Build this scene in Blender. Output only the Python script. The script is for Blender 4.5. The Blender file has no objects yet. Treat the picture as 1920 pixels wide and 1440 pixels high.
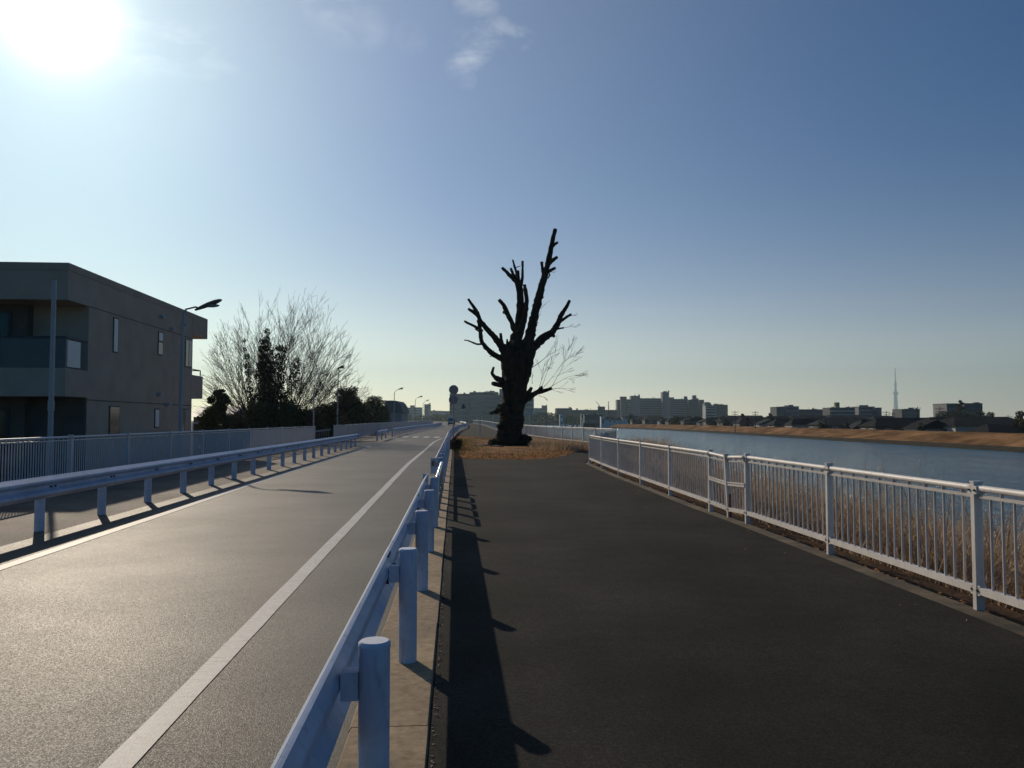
import bpy, math, random
import numpy as np
from mathutils import Vector
C = bpy.context.scene
COL = C.collection
R = math.radians
random.seed(7)
rng = np.random.default_rng(7)

# ------------------------------------------------------------------ camera
F_PX = 1500.0
PITCH = math.atan(68.0 / F_PX)
CAM_Z = 1.5
cam_d = bpy.data.cameras.new('camera')
cam_d.sensor_width = 36.0
cam_d.lens = 36.0 * F_PX / 1920.0
cam_d.clip_start = 0.05
cam_d.clip_end = 60000
cam = bpy.data.objects.new('camera', cam_d)
COL.objects.link(cam)
cam.location = (0, 0, CAM_Z)
cam.rotation_euler = (R(90) + PITCH, 0, 0)
C.camera = cam

# ------------------------------------------------------------------ sky and sun
SUN_AZ, SUN_EL = R(30.2), R(24.3)        # azimuth measured from +Y towards -X
SDIR = Vector((-math.sin(SUN_AZ) * math.cos(SUN_EL), math.cos(SUN_AZ) * math.cos(SUN_EL), math.sin(SUN_EL)))
w = bpy.data.worlds.new('World'); C.world = w; w.use_nodes = True
nt = w.node_tree; nt.nodes.clear()
def N(t, **k):
    n = nt.nodes.new(t)
    for a, b in k.items(): setattr(n, a, b)
    return n
def L(a, b): nt.links.new(a, b)
def M(op, a, b=None, c=None, clamp=False):
    n = N('ShaderNodeMath', operation=op); n.use_clamp = clamp
    for i, s in enumerate((a, b, c)):
        if s is None: continue
        if isinstance(s, (int, float)): n.inputs[i].default_value = s
        else: L(s, n.inputs[i])
    return n.outputs[0]
sky = N('ShaderNodeTexSky', sky_type='NISHITA')
sky.sun_disc = False; sky.sun_elevation = SUN_EL; sky.sun_rotation = -SUN_AZ
sky.air_density = 1.0; sky.dust_density = 0.6; sky.ozone_density = 4.0; sky.altitude = 0
SKY_STRENGTH = 0.040
bg = N('ShaderNodeBackground'); bg.inputs['Strength'].default_value = SKY_STRENGTH
out = N('ShaderNodeOutputWorld')
tc = N('ShaderNodeTexCoord')
def dotdir(d):
    n = N('ShaderNodeVectorMath', operation='DOT_PRODUCT')
    L(tc.outputs['Generated'], n.inputs[0]); n.inputs[1].default_value = d
    return n.outputs['Value']
def pxdir(px, py):
    dx, dy = (px - 960) / F_PX, (720 - py) / F_PX
    v = Vector((dx, math.cos(PITCH) - dy * math.sin(PITCH), math.sin(PITCH) + dy * math.cos(PITCH)))
    return v.normalized()
sd = dotdir(SDIR)
# aureole of forward scattered light round the sun
sdp = M('MAXIMUM', sd, 0)
a1 = M('MULTIPLY', M('POWER', sdp, 900), 1.3)
a2 = M('ADD', M('MULTIPLY', M('POWER', sdp, 90), 0.15), M('MULTIPLY', M('POWER', sdp, 20), 0.13))
a3 = M('MULTIPLY', M('POWER', sdp, 5.0), 0.235)
aur = M('ADD', M('ADD', a1, a2), a3)
bg2 = N('ShaderNodeBackground'); bg2.inputs['Color'].default_value = (1.0, 0.93, 0.70, 1)
# thin wisps of cloud
mapn = N('ShaderNodeMapping'); L(tc.outputs['Generated'], mapn.inputs['Vector'])
mapn.inputs['Scale'].default_value = (7, 7, 16); mapn.inputs['Rotation'].default_value = (0, 0.35, 0)
cn = N('ShaderNodeTexNoise'); L(mapn.outputs['Vector'], cn.inputs['Vector'])
cn.inputs['Scale'].default_value = 2.4; cn.inputs['Detail'].default_value = 8; cn.inputs['Roughness'].default_value = 0.62
cn.inputs['Distortion'].default_value = 0.5
cthr = M('MULTIPLY', M('SUBTRACT', cn.outputs['Fac'], 0.42), 3.6, clamp=True)
spots = None
def seg_mask(px, py, rad, gain):
    d = dotdir(pxdir(px, py))
    c = math.cos(R(rad))
    return M('MULTIPLY', M('DIVIDE', M('SUBTRACT', d, c), 1 - c, clamp=True), gain)
for px, py, rad, g in ((992, 71, .55, .8), (975, 73, .9, .95), (955, 68, .9, 1.0), (935, 60, 1.1, 1.0), (912, 55, 1.2, .8), (915, 76, .9, 1.0), (902, 92, 1.0, 1.0), (886, 106, 1.0, 1.0), (868, 119, .9, .9), (852, 128, .8, .6), (875, 150, .8, .35), (905, 4, 1.3, .9), (880, 2, 1.2, .7), (870, 70, .9, .4),
                       (640, 38, 2.0, .5), (690, 52, 1.6, .5), (765, 75, 1.3, .35), (260, 78, 2.6, .7), (330, 88, 2.2, .7), (385, 98, 1.8, .8), (425, 108, 1.2, .7), (620, 5, 2.0, .6), (200, 70, 2, .6)):
    m_ = seg_mask(px, py, rad, g)
    spots = m_ if spots is None else M('MAXIMUM', spots, m_)
cloud = M('MULTIPLY', M('MULTIPLY', cthr, spots), 0.26)
# faint level streaks low in the sky
map2 = N('ShaderNodeMapping'); L(tc.outputs['Generated'], map2.inputs['Vector']); map2.inputs['Scale'].default_value = (1.6, 1.6, 42)
c2 = N('ShaderNodeTexNoise'); L(map2.outputs['Vector'], c2.inputs['Vector']); c2.inputs['Scale'].default_value = 1.6; c2.inputs['Detail'].default_value = 4
sep = N('ShaderNodeSeparateXYZ'); L(tc.outputs['Generated'], sep.inputs[0])
lowm = M('SUBTRACT', 1.0, M('MULTIPLY', M('ABSOLUTE', M('SUBTRACT', sep.outputs['Z'], 0.10)), 14), clamp=True)
streak = M('MULTIPLY', M('MULTIPLY', M('MULTIPLY', M('SUBTRACT', c2.outputs['Fac'], 0.5), 4, clamp=True), lowm), 0.035)
L(M('ADD', M('ADD', aur, cloud), streak), bg2.inputs['Strength'])
addn = N('ShaderNodeAddShader')
hs = N('ShaderNodeHueSaturation'); hs.inputs['Saturation'].default_value = 2.0
tint = N('ShaderNodeMix', data_type='RGBA', blend_type='MULTIPLY'); tint.inputs['Factor'].default_value = 1.0
L(sky.outputs[0], hs.inputs['Color']); L(hs.outputs[0], tint.inputs['A']); tint.inputs['B'].default_value = (0.62, 1.10, 1.30, 1); L(tint.outputs['Result'], bg.inputs['Color'])
# warm dusty air low over the horizon
bg3 = N('ShaderNodeBackground'); bg3.inputs['Color'].default_value = (1.0, 0.78, 0.56, 1)
low = M('POWER', M('SUBTRACT', 1.0, M('ABSOLUTE', sep.outputs['Z']), clamp=True), 12)
L(M('MULTIPLY', low, M('ADD', 0.06, M('MULTIPLY', M('MAXIMUM', sd, 0), 2.15))), bg3.inputs['Strength'])
add2 = N('ShaderNodeAddShader')
L(bg.outputs[0], addn.inputs[0]); L(bg2.outputs[0], addn.inputs[1]); L(addn.outputs[0], add2.inputs[0]); L(bg3.outputs[0], add2.inputs[1]); L(add2.outputs[0], out.inputs['Surface'])

sl = bpy.data.lights.new('sun', 'SUN'); sl.energy = 2.9; sl.angle = R(0.53); sl.color = (1.0, 0.85, 0.66)
so = bpy.data.objects.new('sun', sl); COL.objects.link(so)
so.rotation_euler = SDIR.to_track_quat('Z', 'Y').to_euler()
so.location = SDIR * 50
C.view_settings.view_transform = 'Standard'; C.view_settings.look = 'None'
C.view_settings.exposure = 0.0; C.view_settings.gamma = 1.0; C.view_settings.use_curve_mapping = False
C.cycles.max_bounces = 6; C.cycles.volume_bounces = 1; C.cycles.transparent_max_bounces = 12
C.cycles.sample_clamp_indirect = 6.0

# ------------------------------------------------------------------ helpers
cp, sp = math.cos(PITCH), math.sin(PITCH)
def ray(px, py):
    dx, dy = (px - 960) / F_PX, (720 - py) / F_PX
    return dx, cp - dy * sp, sp + dy * cp
def at(px, py, Y):
    x, y, z = ray(px, py); t = Y / y
    return Vector((x * t, Y, CAM_Z + z * t))
def gp(px, py, z=0.0):
    x, y, zz = ray(px, py); t = (z - CAM_Z) / zz
    return Vector((x * t, y * t, z))

def tag(o, label=None, cat=None, group=None, kind=None):
    if label: o['label'] = label
    if cat: o['category'] = cat
    if group: o['group'] = group
    if kind: o['kind'] = kind
    return o
def empty(name, loc, label, cat, group=None, rz=0):
    o = bpy.data.objects.new(name, None); COL.objects.link(o)
    o.location = loc; o.rotation_euler = (0, 0, rz); o.empty_display_size = 0.3
    return tag(o, label, cat, group)

class MB:
    """mesh collector in world coordinates; build() re-expresses it in the parent's space"""
    def __init__(s): s.v = []; s.f = []; s.m = []; s.sm = []
    def add(s, vs, fs, m=0, smooth=False):
        b = len(s.v); s.v += [tuple(p) for p in vs]
        for f in fs:
            s.f.append(tuple(i + b for i in f)); s.m.append(m); s.sm.append(smooth)
        return s
    def box(s, a, b, m=0):
        x0, y0, z0 = a; x1, y1, z1 = b
        return s.add([(x0,y0,z0),(x1,y0,z0),(x1,y1,z0),(x0,y1,z0),(x0,y0,z1),(x1,y0,z1),(x1,y1,z1),(x0,y1,z1)],
              [(0,3,2,1),(4,5,6,7),(0,1,5,4),(1,2,6,5),(2,3,7,6),(3,0,4,7)], m)
    def fbox(s, fr, a, b, m=0):
        """box in a frame function fr(u,v,z)->world"""
        x0, y0, z0 = a; x1, y1, z1 = b
        vs = [fr(*p) for p in ((x0,y0,z0),(x1,y0,z0),(x1,y1,z0),(x0,y1,z0),(x0,y0,z1),(x1,y0,z1),(x1,y1,z1),(x0,y1,z1))]
        return s.add(vs, [(0,3,2,1),(4,5,6,7),(0,1,5,4),(1,2,6,5),(2,3,7,6),(3,0,4,7)], m)
    def tube(s, pts, rad, n=8, cap=True, m=0, smooth=True, jit=0.0, rnd=random, flat=False):
        pts = [Vector(p) for p in pts]
        if isinstance(rad, (int, float)): rad = [rad] * len(pts)
        b = len(s.v); up = Vector((0, 0, 1)); prev = None
        for i, p in enumerate(pts):
            if i == 0: d = pts[1] - p
            elif i == len(pts) - 1: d = p - pts[i-1]
            else: d = (pts[i+1] - pts[i-1])
            if d.length < 1e-9: d = Vector((0, 0, 1))
            d.normalize()
            if prev is None:
                a = Vector((1, 0, 0)) if abs(d.x) < .9 else Vector((0, 1, 0))
                x = (a - d * a.dot(d)).normalized()
            else:
                x = (prev - d * prev.dot(d))
                x = x.normalized() if x.length > 1e-6 else prev
            prev = x; y = d.cross(x)
            for k in range(n):
                an = 2 * math.pi * k / n
                r = rad[i] * (1 + (rnd.uniform(-jit, jit) if jit else 0))
                s.v.append(tuple(p + x * (math.cos(an) * r) + y * (math.sin(an) * r)))
        for i in range(len(pts) - 1):
            for k in range(n):
                k2 = (k + 1) % n
                s.f.append((b+i*n+k, b+i*n+k2, b+(i+1)*n+k2, b+(i+1)*n+k)); s.m.append(m); s.sm.append(smooth)
        if cap:
            e = b + (len(pts)-1)*n; c1 = s.v[b:b+n]; c2 = s.v[e:e+n]; q = len(s.v)
            s.v += c1 + c2
            s.f.append(tuple(q + k for k in reversed(range(n)))); s.m.append(m); s.sm.append(False)
            s.f.append(tuple(q + n + k for k in range(n))); s.m.append(m); s.sm.append(False)
        return s
    def sphere(s, c, r, nu=12, nv=8, m=0, sz=(1,1,1)):
        vs = []; fs = []
        for j in range(nv + 1):
            t = math.pi * j / nv
            for i in range(nu):
                a = 2 * math.pi * i / nu
                vs.append((c[0]+r*sz[0]*math.sin(t)*math.cos(a), c[1]+r*sz[1]*math.sin(t)*math.sin(a), c[2]+r*sz[2]*math.cos(t)))
        for j in range(nv):
            for i in range(nu):
                i2 = (i+1) % nu
                fs.append((j*nu+i, (j+1)*nu+i, (j+1)*nu+i2, j*nu+i2))
        return s.add(vs, fs, m, True)
    def build(s, name, mat, parent=None, smooth=None):
        me = bpy.data.meshes.new(name)
        v = s.v
        if parent is not None:
            inv = parent.matrix_basis.inverted() if parent.parent is None else (parent.parent.matrix_basis @ parent.matrix_basis).inverted()
            v = [tuple(inv @ Vector(p)) for p in v]
        me.from_pydata(v, [], s.f)
        mats = mat if isinstance(mat, (list, tuple)) else [mat]
        for m_ in mats: me.materials.append(m_)
        me.polygons.foreach_set('material_index', s.m)
        me.polygons.foreach_set('use_smooth', s.sm if smooth is None else [smooth] * len(s.f))
        me.update()
        o = bpy.data.objects.new(name, me); COL.objects.link(o)
        if parent is not None: o.parent = parent
        return o

def np_mesh(name, verts, quads, mats, parent=None, midx=None, smooth=False):
    """fast mesh from numpy arrays (world coordinates, parent must be unrotated)"""
    me = bpy.data.meshes.new(name)
    verts = np.asarray(verts, dtype=np.float32)
    if parent is not None: verts = verts - np.array(parent.location, dtype=np.float32)
    quads = np.asarray(quads, dtype=np.int32); k = quads.shape[1]
    me.vertices.add(len(verts)); me.vertices.foreach_set('co', verts.ravel())
    me.loops.add(quads.size); me.loops.foreach_set('vertex_index', quads.ravel())
    me.polygons.add(len(quads)); me.polygons.foreach_set('loop_start', np.arange(0, quads.size, k, dtype=np.int32))
    for m_ in (mats if isinstance(mats, (list, tuple)) else [mats]): me.materials.append(m_)
    if midx is not None: me.polygons.foreach_set('material_index', np.asarray(midx, dtype=np.int32))
    me.polygons.foreach_set('use_smooth', np.full(len(quads), smooth))
    me.update(calc_edges=True); me.validate()
    o = bpy.data.objects.new(name, me); COL.objects.link(o)
    if parent is not None: o.parent = parent
    return o

def mat(name, col, rough=0.7, metal=0.0, var=0.0, vscale=3.0, bump=0.0, bscale=60.0, col2=None, spec=0.5, detail=6.0,
        var2=0.0, v2scale=0.4, stretch=None, rvar=0.0, trans=0.0):
    m = bpy.data.materials.new(name); m.use_nodes = True
    t = m.node_tree; b = t.nodes['Principled BSDF']
    b.inputs['Roughness'].default_value = rough; b.inputs['Metallic'].default_value = metal
    b.inputs['Specular IOR Level'].default_value = spec
    b.inputs['Base Color'].default_value = (*col, 1)
    tcn = t.nodes.new('ShaderNodeTexCoord'); src = tcn.outputs['Object']
    if stretch:
        mp = t.nodes.new('ShaderNodeMapping'); mp.inputs['Scale'].default_value = stretch
        t.links.new(src, mp.inputs['Vector']); src = mp.outputs['Vector']
    if var > 0 or col2:
        n = t.nodes.new('ShaderNodeTexNoise'); n.inputs['Scale'].default_value = vscale; n.inputs['Detail'].default_value = detail
        n.inputs['Roughness'].default_value = 0.6
        t.links.new(src, n.inputs['Vector'])
        r = t.nodes.new('ShaderNodeValToRGB')
        c2 = col2 or tuple(min(1, x * (1 + var)) for x in col)
        c1 = col if col2 else tuple(x * (1 - var) for x in col)
        r.color_ramp.elements[0].position = 0.34; r.color_ramp.elements[0].color = (*c1, 1)
        r.color_ramp.elements[1].position = 0.66; r.color_ramp.elements[1].color = (*c2, 1)
        t.links.new(n.outputs['Fac'], r.inputs[0]); csrc = r.outputs[0]
        if var2 > 0:
            n2 = t.nodes.new('ShaderNodeTexNoise'); n2.inputs['Scale'].default_value = v2scale; n2.inputs['Detail'].default_value = 4
            t.links.new(tcn.outputs['Object'], n2.inputs['Vector'])
            mr = t.nodes.new('ShaderNodeMapRange'); mr.inputs['From Min'].default_value = .3; mr.inputs['From Max'].default_value = .7
            mr.inputs['To Min'].default_value = 1 - var2; mr.inputs['To Max'].default_value = 1 + var2
            t.links.new(n2.outputs['Fac'], mr.inputs['Value'])
            mx = t.nodes.new('ShaderNodeVectorMath'); mx.operation = 'SCALE'
            t.links.new(csrc, mx.inputs[0]); t.links.new(mr.outputs[0], mx.inputs['Scale']); csrc = mx.outputs[0]
            if rvar > 0:
                m2 = t.nodes.new('ShaderNodeMapRange'); m2.inputs['From Min'].default_value = .3; m2.inputs['From Max'].default_value = .7
                m2.inputs['To Min'].default_value = rough + rvar; m2.inputs['To Max'].default_value = rough - rvar
                t.links.new(n2.outputs['Fac'], m2.inputs['Value']); t.links.new(m2.outputs[0], b.inputs['Roughness'])
        t.links.new(csrc, b.inputs['Base Color'])
    if bump > 0:
        nb = t.nodes.new('ShaderNodeTexNoise'); nb.inputs['Scale'].default_value = bscale; nb.inputs['Detail'].default_value = 5
        t.links.new(src, nb.inputs['Vector'])
        bp = t.nodes.new('ShaderNodeBump'); bp.inputs['Strength'].default_value = 1.0; bp.inputs['Distance'].default_value = bump
        t.links.new(nb.outputs['Fac'], bp.inputs['Height']); t.links.new(bp.outputs[0], b.inputs['Normal'])
    if trans > 0:
        tr = t.nodes.new('ShaderNodeBsdfTranslucent'); tr.inputs['Color'].default_value = (*(col2 or col), 1)
        ms = t.nodes.new('ShaderNodeMixShader'); ms.inputs[0].default_value = trans
        o_ = t.nodes['Material Output']
        t.links.new(b.outputs[0], ms.inputs[1]); t.links.new(tr.outputs[0], ms.inputs[2]); t.links.new(ms.outputs[0], o_.inputs['Surface'])
    return m

# ------------------------------------------------------------------ materials
def asphalt(name, base, rough, speck, spec, patch=0.25, rv=0.1, brown=None):
    m = bpy.data.materials.new(name); m.use_nodes = True
    t = m.node_tree; b = t.nodes['Principled BSDF']; b.inputs['Specular IOR Level'].default_value = spec
    tcn = t.nodes.new('ShaderNodeTexCoord'); O = tcn.outputs['Object']
    def noise(s, d=4, r=.6):
        n = t.nodes.new('ShaderNodeTexNoise'); n.inputs['Scale'].default_value = s; n.inputs['Detail'].default_value = d; n.inputs['Roughness'].default_value = r
        t.links.new(O, n.inputs['Vector']); return n.outputs['Fac']
    def mr(x, a, b_, c, d):
        n = t.nodes.new('ShaderNodeMapRange'); n.inputs[1].default_value = a; n.inputs[2].default_value = b_; n.inputs[3].default_value = c; n.inputs[4].default_value = d
        t.links.new(x, n.inputs[0]); return n.outputs[0]
    def mul(a, b_):
        n = t.nodes.new('ShaderNodeMath'); n.operation = 'MULTIPLY'; t.links.new(a, n.inputs[0]); t.links.new(b_, n.inputs[1]); return n.outputs[0]
    vor = t.nodes.new('ShaderNodeTexVoronoi'); vor.inputs['Scale'].default_value = 150; t.links.new(O, vor.inputs['Vector'])
    sepc = t.nodes.new('ShaderNodeSeparateColor'); t.links.new(vor.outputs['Color'], sepc.inputs[0])
    v2 = t.nodes.new('ShaderNodeTexVoronoi'); v2.inputs['Scale'].default_value = 48; t.links.new(O, v2.inputs['Vector'])
    sp2 = t.nodes.new('ShaderNodeSeparateColor'); t.links.new(v2.outputs['Color'], sp2.inputs[0])
    big = noise(0.42, 5, .55); mid = noise(3.0, 4); 
    f = mul(mul(mul(mr(sepc.outputs[0], 0, 1, 1 - speck, 1 + speck), mr(sp2.outputs[0], .6, 1, 1 - speck * .08, 1 + speck * .5)), mr(big, .32, .68, 1 - patch, 1 + patch)), mr(mid, .3, .7, .88, 1.12))
    ramp = t.nodes.new('ShaderNodeValToRGB')
    ramp.color_ramp.elements[0].color = (*[x for x in base], 1); ramp.color_ramp.elements[0].position = .4
    ramp.color_ramp.elements[1].color = (*(brown or base), 1); ramp.color_ramp.elements[1].position = .62
    t.links.new(noise(0.8, 3), ramp.inputs[0])
    sc = t.nodes.new('ShaderNodeVectorMath'); sc.operation = 'SCALE'
    t.links.new(ramp.outputs[0], sc.inputs[0]); t.links.new(f, sc.inputs['Scale']); t.links.new(sc.outputs[0], b.inputs['Base Color'])
    ad = t.nodes.new('ShaderNodeMath'); ad.operation = 'ADD'
    t.links.new(mr(big, .32, .68, rough + rv, rough - rv), ad.inputs[0]); t.links.new(mr(sepc.outputs[1], 0, 1, -.10, .10), ad.inputs[1])
    t.links.new(ad.outputs[0], b.inputs['Roughness'])
    bp = t.nodes.new('ShaderNodeBump'); bp.inputs['Distance'].default_value = 0.0016; bp.inputs['Strength'].default_value = 0.8
    t.links.new(vor.outputs['Distance'], bp.inputs['Height'])
    t.links.new(bp.outputs[0], b.inputs['Normal'])
    return m
MROAD = asphalt('road_asphalt', (0.020, 0.0135, 0.008), 0.65, 0.75, 0.54, 0.45, 0.035, (0.033, 0.022, 0.013))
MPATH = asphalt('path_asphalt', (0.024, 0.023, 0.017), 0.9, 0.45, 0.10, 0.30, 0.03, (0.034, 0.030, 0.025))
MSIDE = asphalt('pavement_concrete', (0.13, 0.11, 0.085), 0.8, 0.4, 0.3, 0.25, 0.03, (0.14, 0.10, 0.07))
MKERB = mat('kerb_concrete', (0.22, 0.15, 0.08), 0.85, var=.1, vscale=16, bump=.0008, bscale=160, col2=(0.42, 0.30, 0.17), var2=.35, v2scale=1.3)
MLINE = mat('line_paint', (0.52, 0.47, 0.40), 0.6, var=.1, vscale=30, bump=.0015, bscale=110, col2=(0.66, 0.63, 0.57), var2=.07, v2scale=2)
MRAIL = mat('rail_paint', (0.50, 0.57, 0.70), 0.5, metal=0.0, var=.07, vscale=9, var2=.12, v2scale=1.6, bump=.0006, bscale=12)
MPOST = mat('post_paint', (0.70, 0.72, 0.80), 0.55, var=.07, vscale=14, var2=.12, v2scale=2.0, bump=.0004, bscale=60)
MDARK = mat('dark_steel', (0.03, 0.03, 0.035), 0.55, metal=.3)
MZINC = mat('galvanised_tube', (0.62, 0.64, 0.66), 0.28, metal=.85, var=.1, vscale=20)
MFENCE = mat('fence_white_paint', (0.78, 0.72, 0.64), 0.5, var=.06, vscale=8, var2=.10, v2scale=1.5, bump=.0004, bscale=50)
MFENCE2 = mat('fence_silver_paint', (0.56, 0.55, 0.57), 0.45, metal=.1, var=.05, vscale=5)
MBAL = mat('shaded_baluster_paint', (0.62, 0.56, 0.50), 0.5, var=.06, vscale=8, var2=.1)  # darker copy of the white fence paint, shade put into the bars' colour
MRUST = mat('rust_paint', (0.30, 0.10, 0.05), 0.8, var=.3, vscale=20)
MSOIL = mat('dry_soil', (0.07, 0.045, 0.028), 0.95, var=.3, vscale=5, bump=.02, bscale=12, col2=(0.16, 0.095, 0.05), spec=.1)
MGRASSB = mat('dry_bank_grass', (0.14, 0.078, 0.036), 0.95, bump=.25, bscale=.6, var=.2, vscale=.35, col2=(0.36, 0.20, 0.095), spec=.02, var2=.3, v2scale=.08, stretch=(1, .55, 1))
MMUD = mat('dark_revetment', (0.035, 0.032, 0.022), 0.95, var=.3, vscale=.6, col2=(0.07, 0.055, 0.035), spec=.1, bump=.1, bscale=1)
MGROUND = mat('far_ground', (0.06, 0.05, 0.035), 0.95, var=.3, vscale=.03, col2=(0.11, 0.085, 0.055), spec=.05)
MLEAFL = mat('fallen_leaf', (0.30, 0.14, 0.06), 0.9, var=.3, vscale=9, col2=(0.60, 0.33, 0.15), spec=.2, trans=.3)
MLITTER = mat('leaf_litter_soil', (0.15, 0.078, 0.035), 0.95, var=.3, vscale=6, col2=(0.44, 0.23, 0.10), spec=.05, bump=.03, bscale=14, var2=.45, v2scale=.7)
MBARK = mat('old_bark', (0.022, 0.017, 0.013), 0.95, var=.3, vscale=4, bump=.05, bscale=7, col2=(0.045, 0.035, 0.026), spec=.1, stretch=(1, 1, .25))
MCUT = mat('sawn_wood', (0.16, 0.11, 0.07), 0.9, var=.3, vscale=10)
MTWIG = mat('twig_bark', (0.022, 0.018, 0.014), 1.0, var=.2, vscale=3, spec=0)
MLEAF = mat('evergreen_leaf', (0.018, 0.030, 0.010), 0.6, var=.4, vscale=1.4, col2=(0.05, 0.065, 0.022), spec=.3, trans=.12)
MLEAF2 = mat('brown_green_leaf', (0.035, 0.035, 0.014), 0.7, var=.4, vscale=1.1, col2=(0.085, 0.065, 0.028), spec=.3, trans=.12)
MIVY = mat('ivy_leaf', (0.016, 0.024, 0.010), 0.6, var=.4, vscale=2, col2=(0.04, 0.045, 0.018), spec=.3, trans=.1)
MREED = mat('dry_reed', (0.30, 0.19, 0.11), 0.85, var=.3, vscale=1.7, col2=(0.58, 0.41, 0.25), spec=.2, trans=.35)
MREED2 = mat('glint_reed', (0.70, 0.54, 0.38), 0.7, var=.2, vscale=2, spec=.3, trans=.4)  # pale blades: sun glints on the reeds put into their colour
MGRASSG = mat('green_grass', (0.09, 0.11, 0.03), 0.9, var=.3, vscale=3, col2=(0.16, 0.15, 0.05), spec=.2, trans=.3)
MTILE = mat('grey_brown_tile', (0.46, 0.34, 0.245), 0.8, var=.12, vscale=1.2, col2=(0.54, 0.42, 0.31), bump=.004, bscale=9)
MTRIM = mat('dark_trim', (0.05, 0.05, 0.055), 0.6, var=.1, vscale=4)
MGLASSD = mat('dark_window_glass', (0.015, 0.018, 0.022), 0.12, spec=.6, var=.1, vscale=1)
MFROST = mat('frosted_glass', (0.55, 0.60, 0.62), 0.35, spec=.5, var=.06, vscale=3)
MGPANEL = mat('balcony_glass_panel', (0.10, 0.10, 0.10), 0.25, spec=.5, var=.08, vscale=2)
MSIGN = mat('sign_back_aluminium', (0.42, 0.38, 0.35), 0.6, metal=.0, var=.08, vscale=6)
MPOLE = mat('grey_pole_steel', (0.46, 0.44, 0.43), 0.5, metal=.0, var=.06, vscale=3)
MLAMP = mat('lamp_housing', (0.14, 0.14, 0.14), 0.75)
MLENS = mat('lamp_lens', (0.30, 0.31, 0.32), 0.2, spec=.6)

def grime(m, amt=.55, sc=5.0, col=(.16, .12, .09)):
    t = m.node_tree; b = t.nodes['Principled BSDF']; l_ = b.inputs['Base Color'].links[0].from_socket
    tcn = t.nodes.new('ShaderNodeTexCoord'); mp = t.nodes.new('ShaderNodeMapping'); mp.inputs['Scale'].default_value = (sc * 2, sc * 2, sc * .5); t.links.new(tcn.outputs['Object'], mp.inputs[0])
    n1 = t.nodes.new('ShaderNodeTexNoise'); n1.inputs['Scale'].default_value = 1.6; n1.inputs['Detail'].default_value = 8; n1.inputs['Roughness'].default_value = .72; t.links.new(mp.outputs[0], n1.inputs['Vector'])
    r1 = t.nodes.new('ShaderNodeMapRange'); r1.inputs[1].default_value = .54; r1.inputs[2].default_value = .72; r1.inputs[3].default_value = 0; r1.inputs[4].default_value = amt; t.links.new(n1.outputs['Fac'], r1.inputs[0])
    mx = t.nodes.new('ShaderNodeMix'); mx.data_type = 'RGBA'; t.links.new(r1.outputs[0], mx.inputs['Factor']); t.links.new(l_, mx.inputs['A']); mx.inputs['B'].default_value = (*col, 1)
    t.links.new(mx.outputs['Result'], b.inputs['Base Color'])
grime(MRAIL, .5); grime(MPOST, .5, 4); grime(MFENCE, .4, 6); grime(MBAL, .4, 6); grime(MKERB, .5, 2.5, (.09, .07, .05)); grime(MFENCE2, .4, 5)
# worn paint: dark chips and short cracks across the line
t = MLINE.node_tree; b = t.nodes['Principled BSDF']; lk_ = b.inputs['Base Color'].links[0].from_socket
tcn = t.nodes.new('ShaderNodeTexCoord'); mp = t.nodes.new('ShaderNodeMapping'); mp.inputs['Scale'].default_value = (3, 26, 3); t.links.new(tcn.outputs['Object'], mp.inputs[0])
n1 = t.nodes.new('ShaderNodeTexNoise'); n1.inputs['Scale'].default_value = 1.3; n1.inputs['Detail'].default_value = 7; n1.inputs['Roughness'].default_value = .7; t.links.new(mp.outputs[0], n1.inputs['Vector'])
r1 = t.nodes.new('ShaderNodeMapRange'); r1.inputs[1].default_value = .57; r1.inputs[2].default_value = .64; r1.inputs[3].default_value = 0; r1.inputs[4].default_value = .65; t.links.new(n1.outputs['Fac'], r1.inputs[0])
mx = t.nodes.new('ShaderNodeMix'); mx.data_type = 'RGBA'; t.links.new(r1.outputs[0], mx.inputs['Factor']); t.links.new(lk_, mx.inputs['A']); mx.inputs['B'].default_value = (.12, .10, .08, 1)
t.links.new(mx.outputs['Result'], b.inputs['Base Color'])
# water
MWATER = bpy.data.materials.new('river_water'); MWATER.use_nodes = True
t = MWATER.node_tree; b = t.nodes['Principled BSDF']
b.inputs['Base Color'].default_value = (0.020, 0.15, 0.26, 1); b.inputs['Specular IOR Level'].default_value = .22; b.inputs['Roughness'].default_value = 0.12; b.inputs['IOR'].default_value = 1.33
tcn = t.nodes.new('ShaderNodeTexCoord'); mp = t.nodes.new('ShaderNodeMapping'); mp.inputs['Scale'].default_value = (1.5, .42, 1); mp.inputs['Rotation'].default_value = (0, 0, .12)
t.links.new(tcn.outputs['Object'], mp.inputs['Vector'])
na = t.nodes.new('ShaderNodeTexNoise'); na.inputs['Scale'].default_value = .8; na.inputs['Detail'].default_value = 6; na.inputs['Roughness'].default_value = .65
nb = t.nodes.new('ShaderNodeTexNoise'); nb.inputs['Scale'].default_value = .12; nb.inputs['Detail'].default_value = 3
t.links.new(mp.outputs[0], na.inputs['Vector']); t.links.new(mp.outputs[0], nb.inputs['Vector'])
mr = t.nodes.new('ShaderNodeMapRange'); mr.inputs[1].default_value = .35; mr.inputs[2].default_value = .65; mr.inputs[3].default_value = .55; mr.inputs[4].default_value = 1.25
t.links.new(nb.outputs['Fac'], mr.inputs[0])
mu = t.nodes.new('ShaderNodeMath'); mu.operation = 'MULTIPLY'; t.links.new(na.outputs['Fac'], mu.inputs[0]); t.links.new(mr.outputs[0], mu.inputs[1])
bp = t.nodes.new('ShaderNodeBump'); bp.inputs['Distance'].default_value = 1.1; bp.inputs['Strength'].default_value = 1
t.links.new(mu.outputs[0], bp.inputs['Height']); t.links.new(bp.outputs[0], b.inputs['Normal'])

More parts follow.
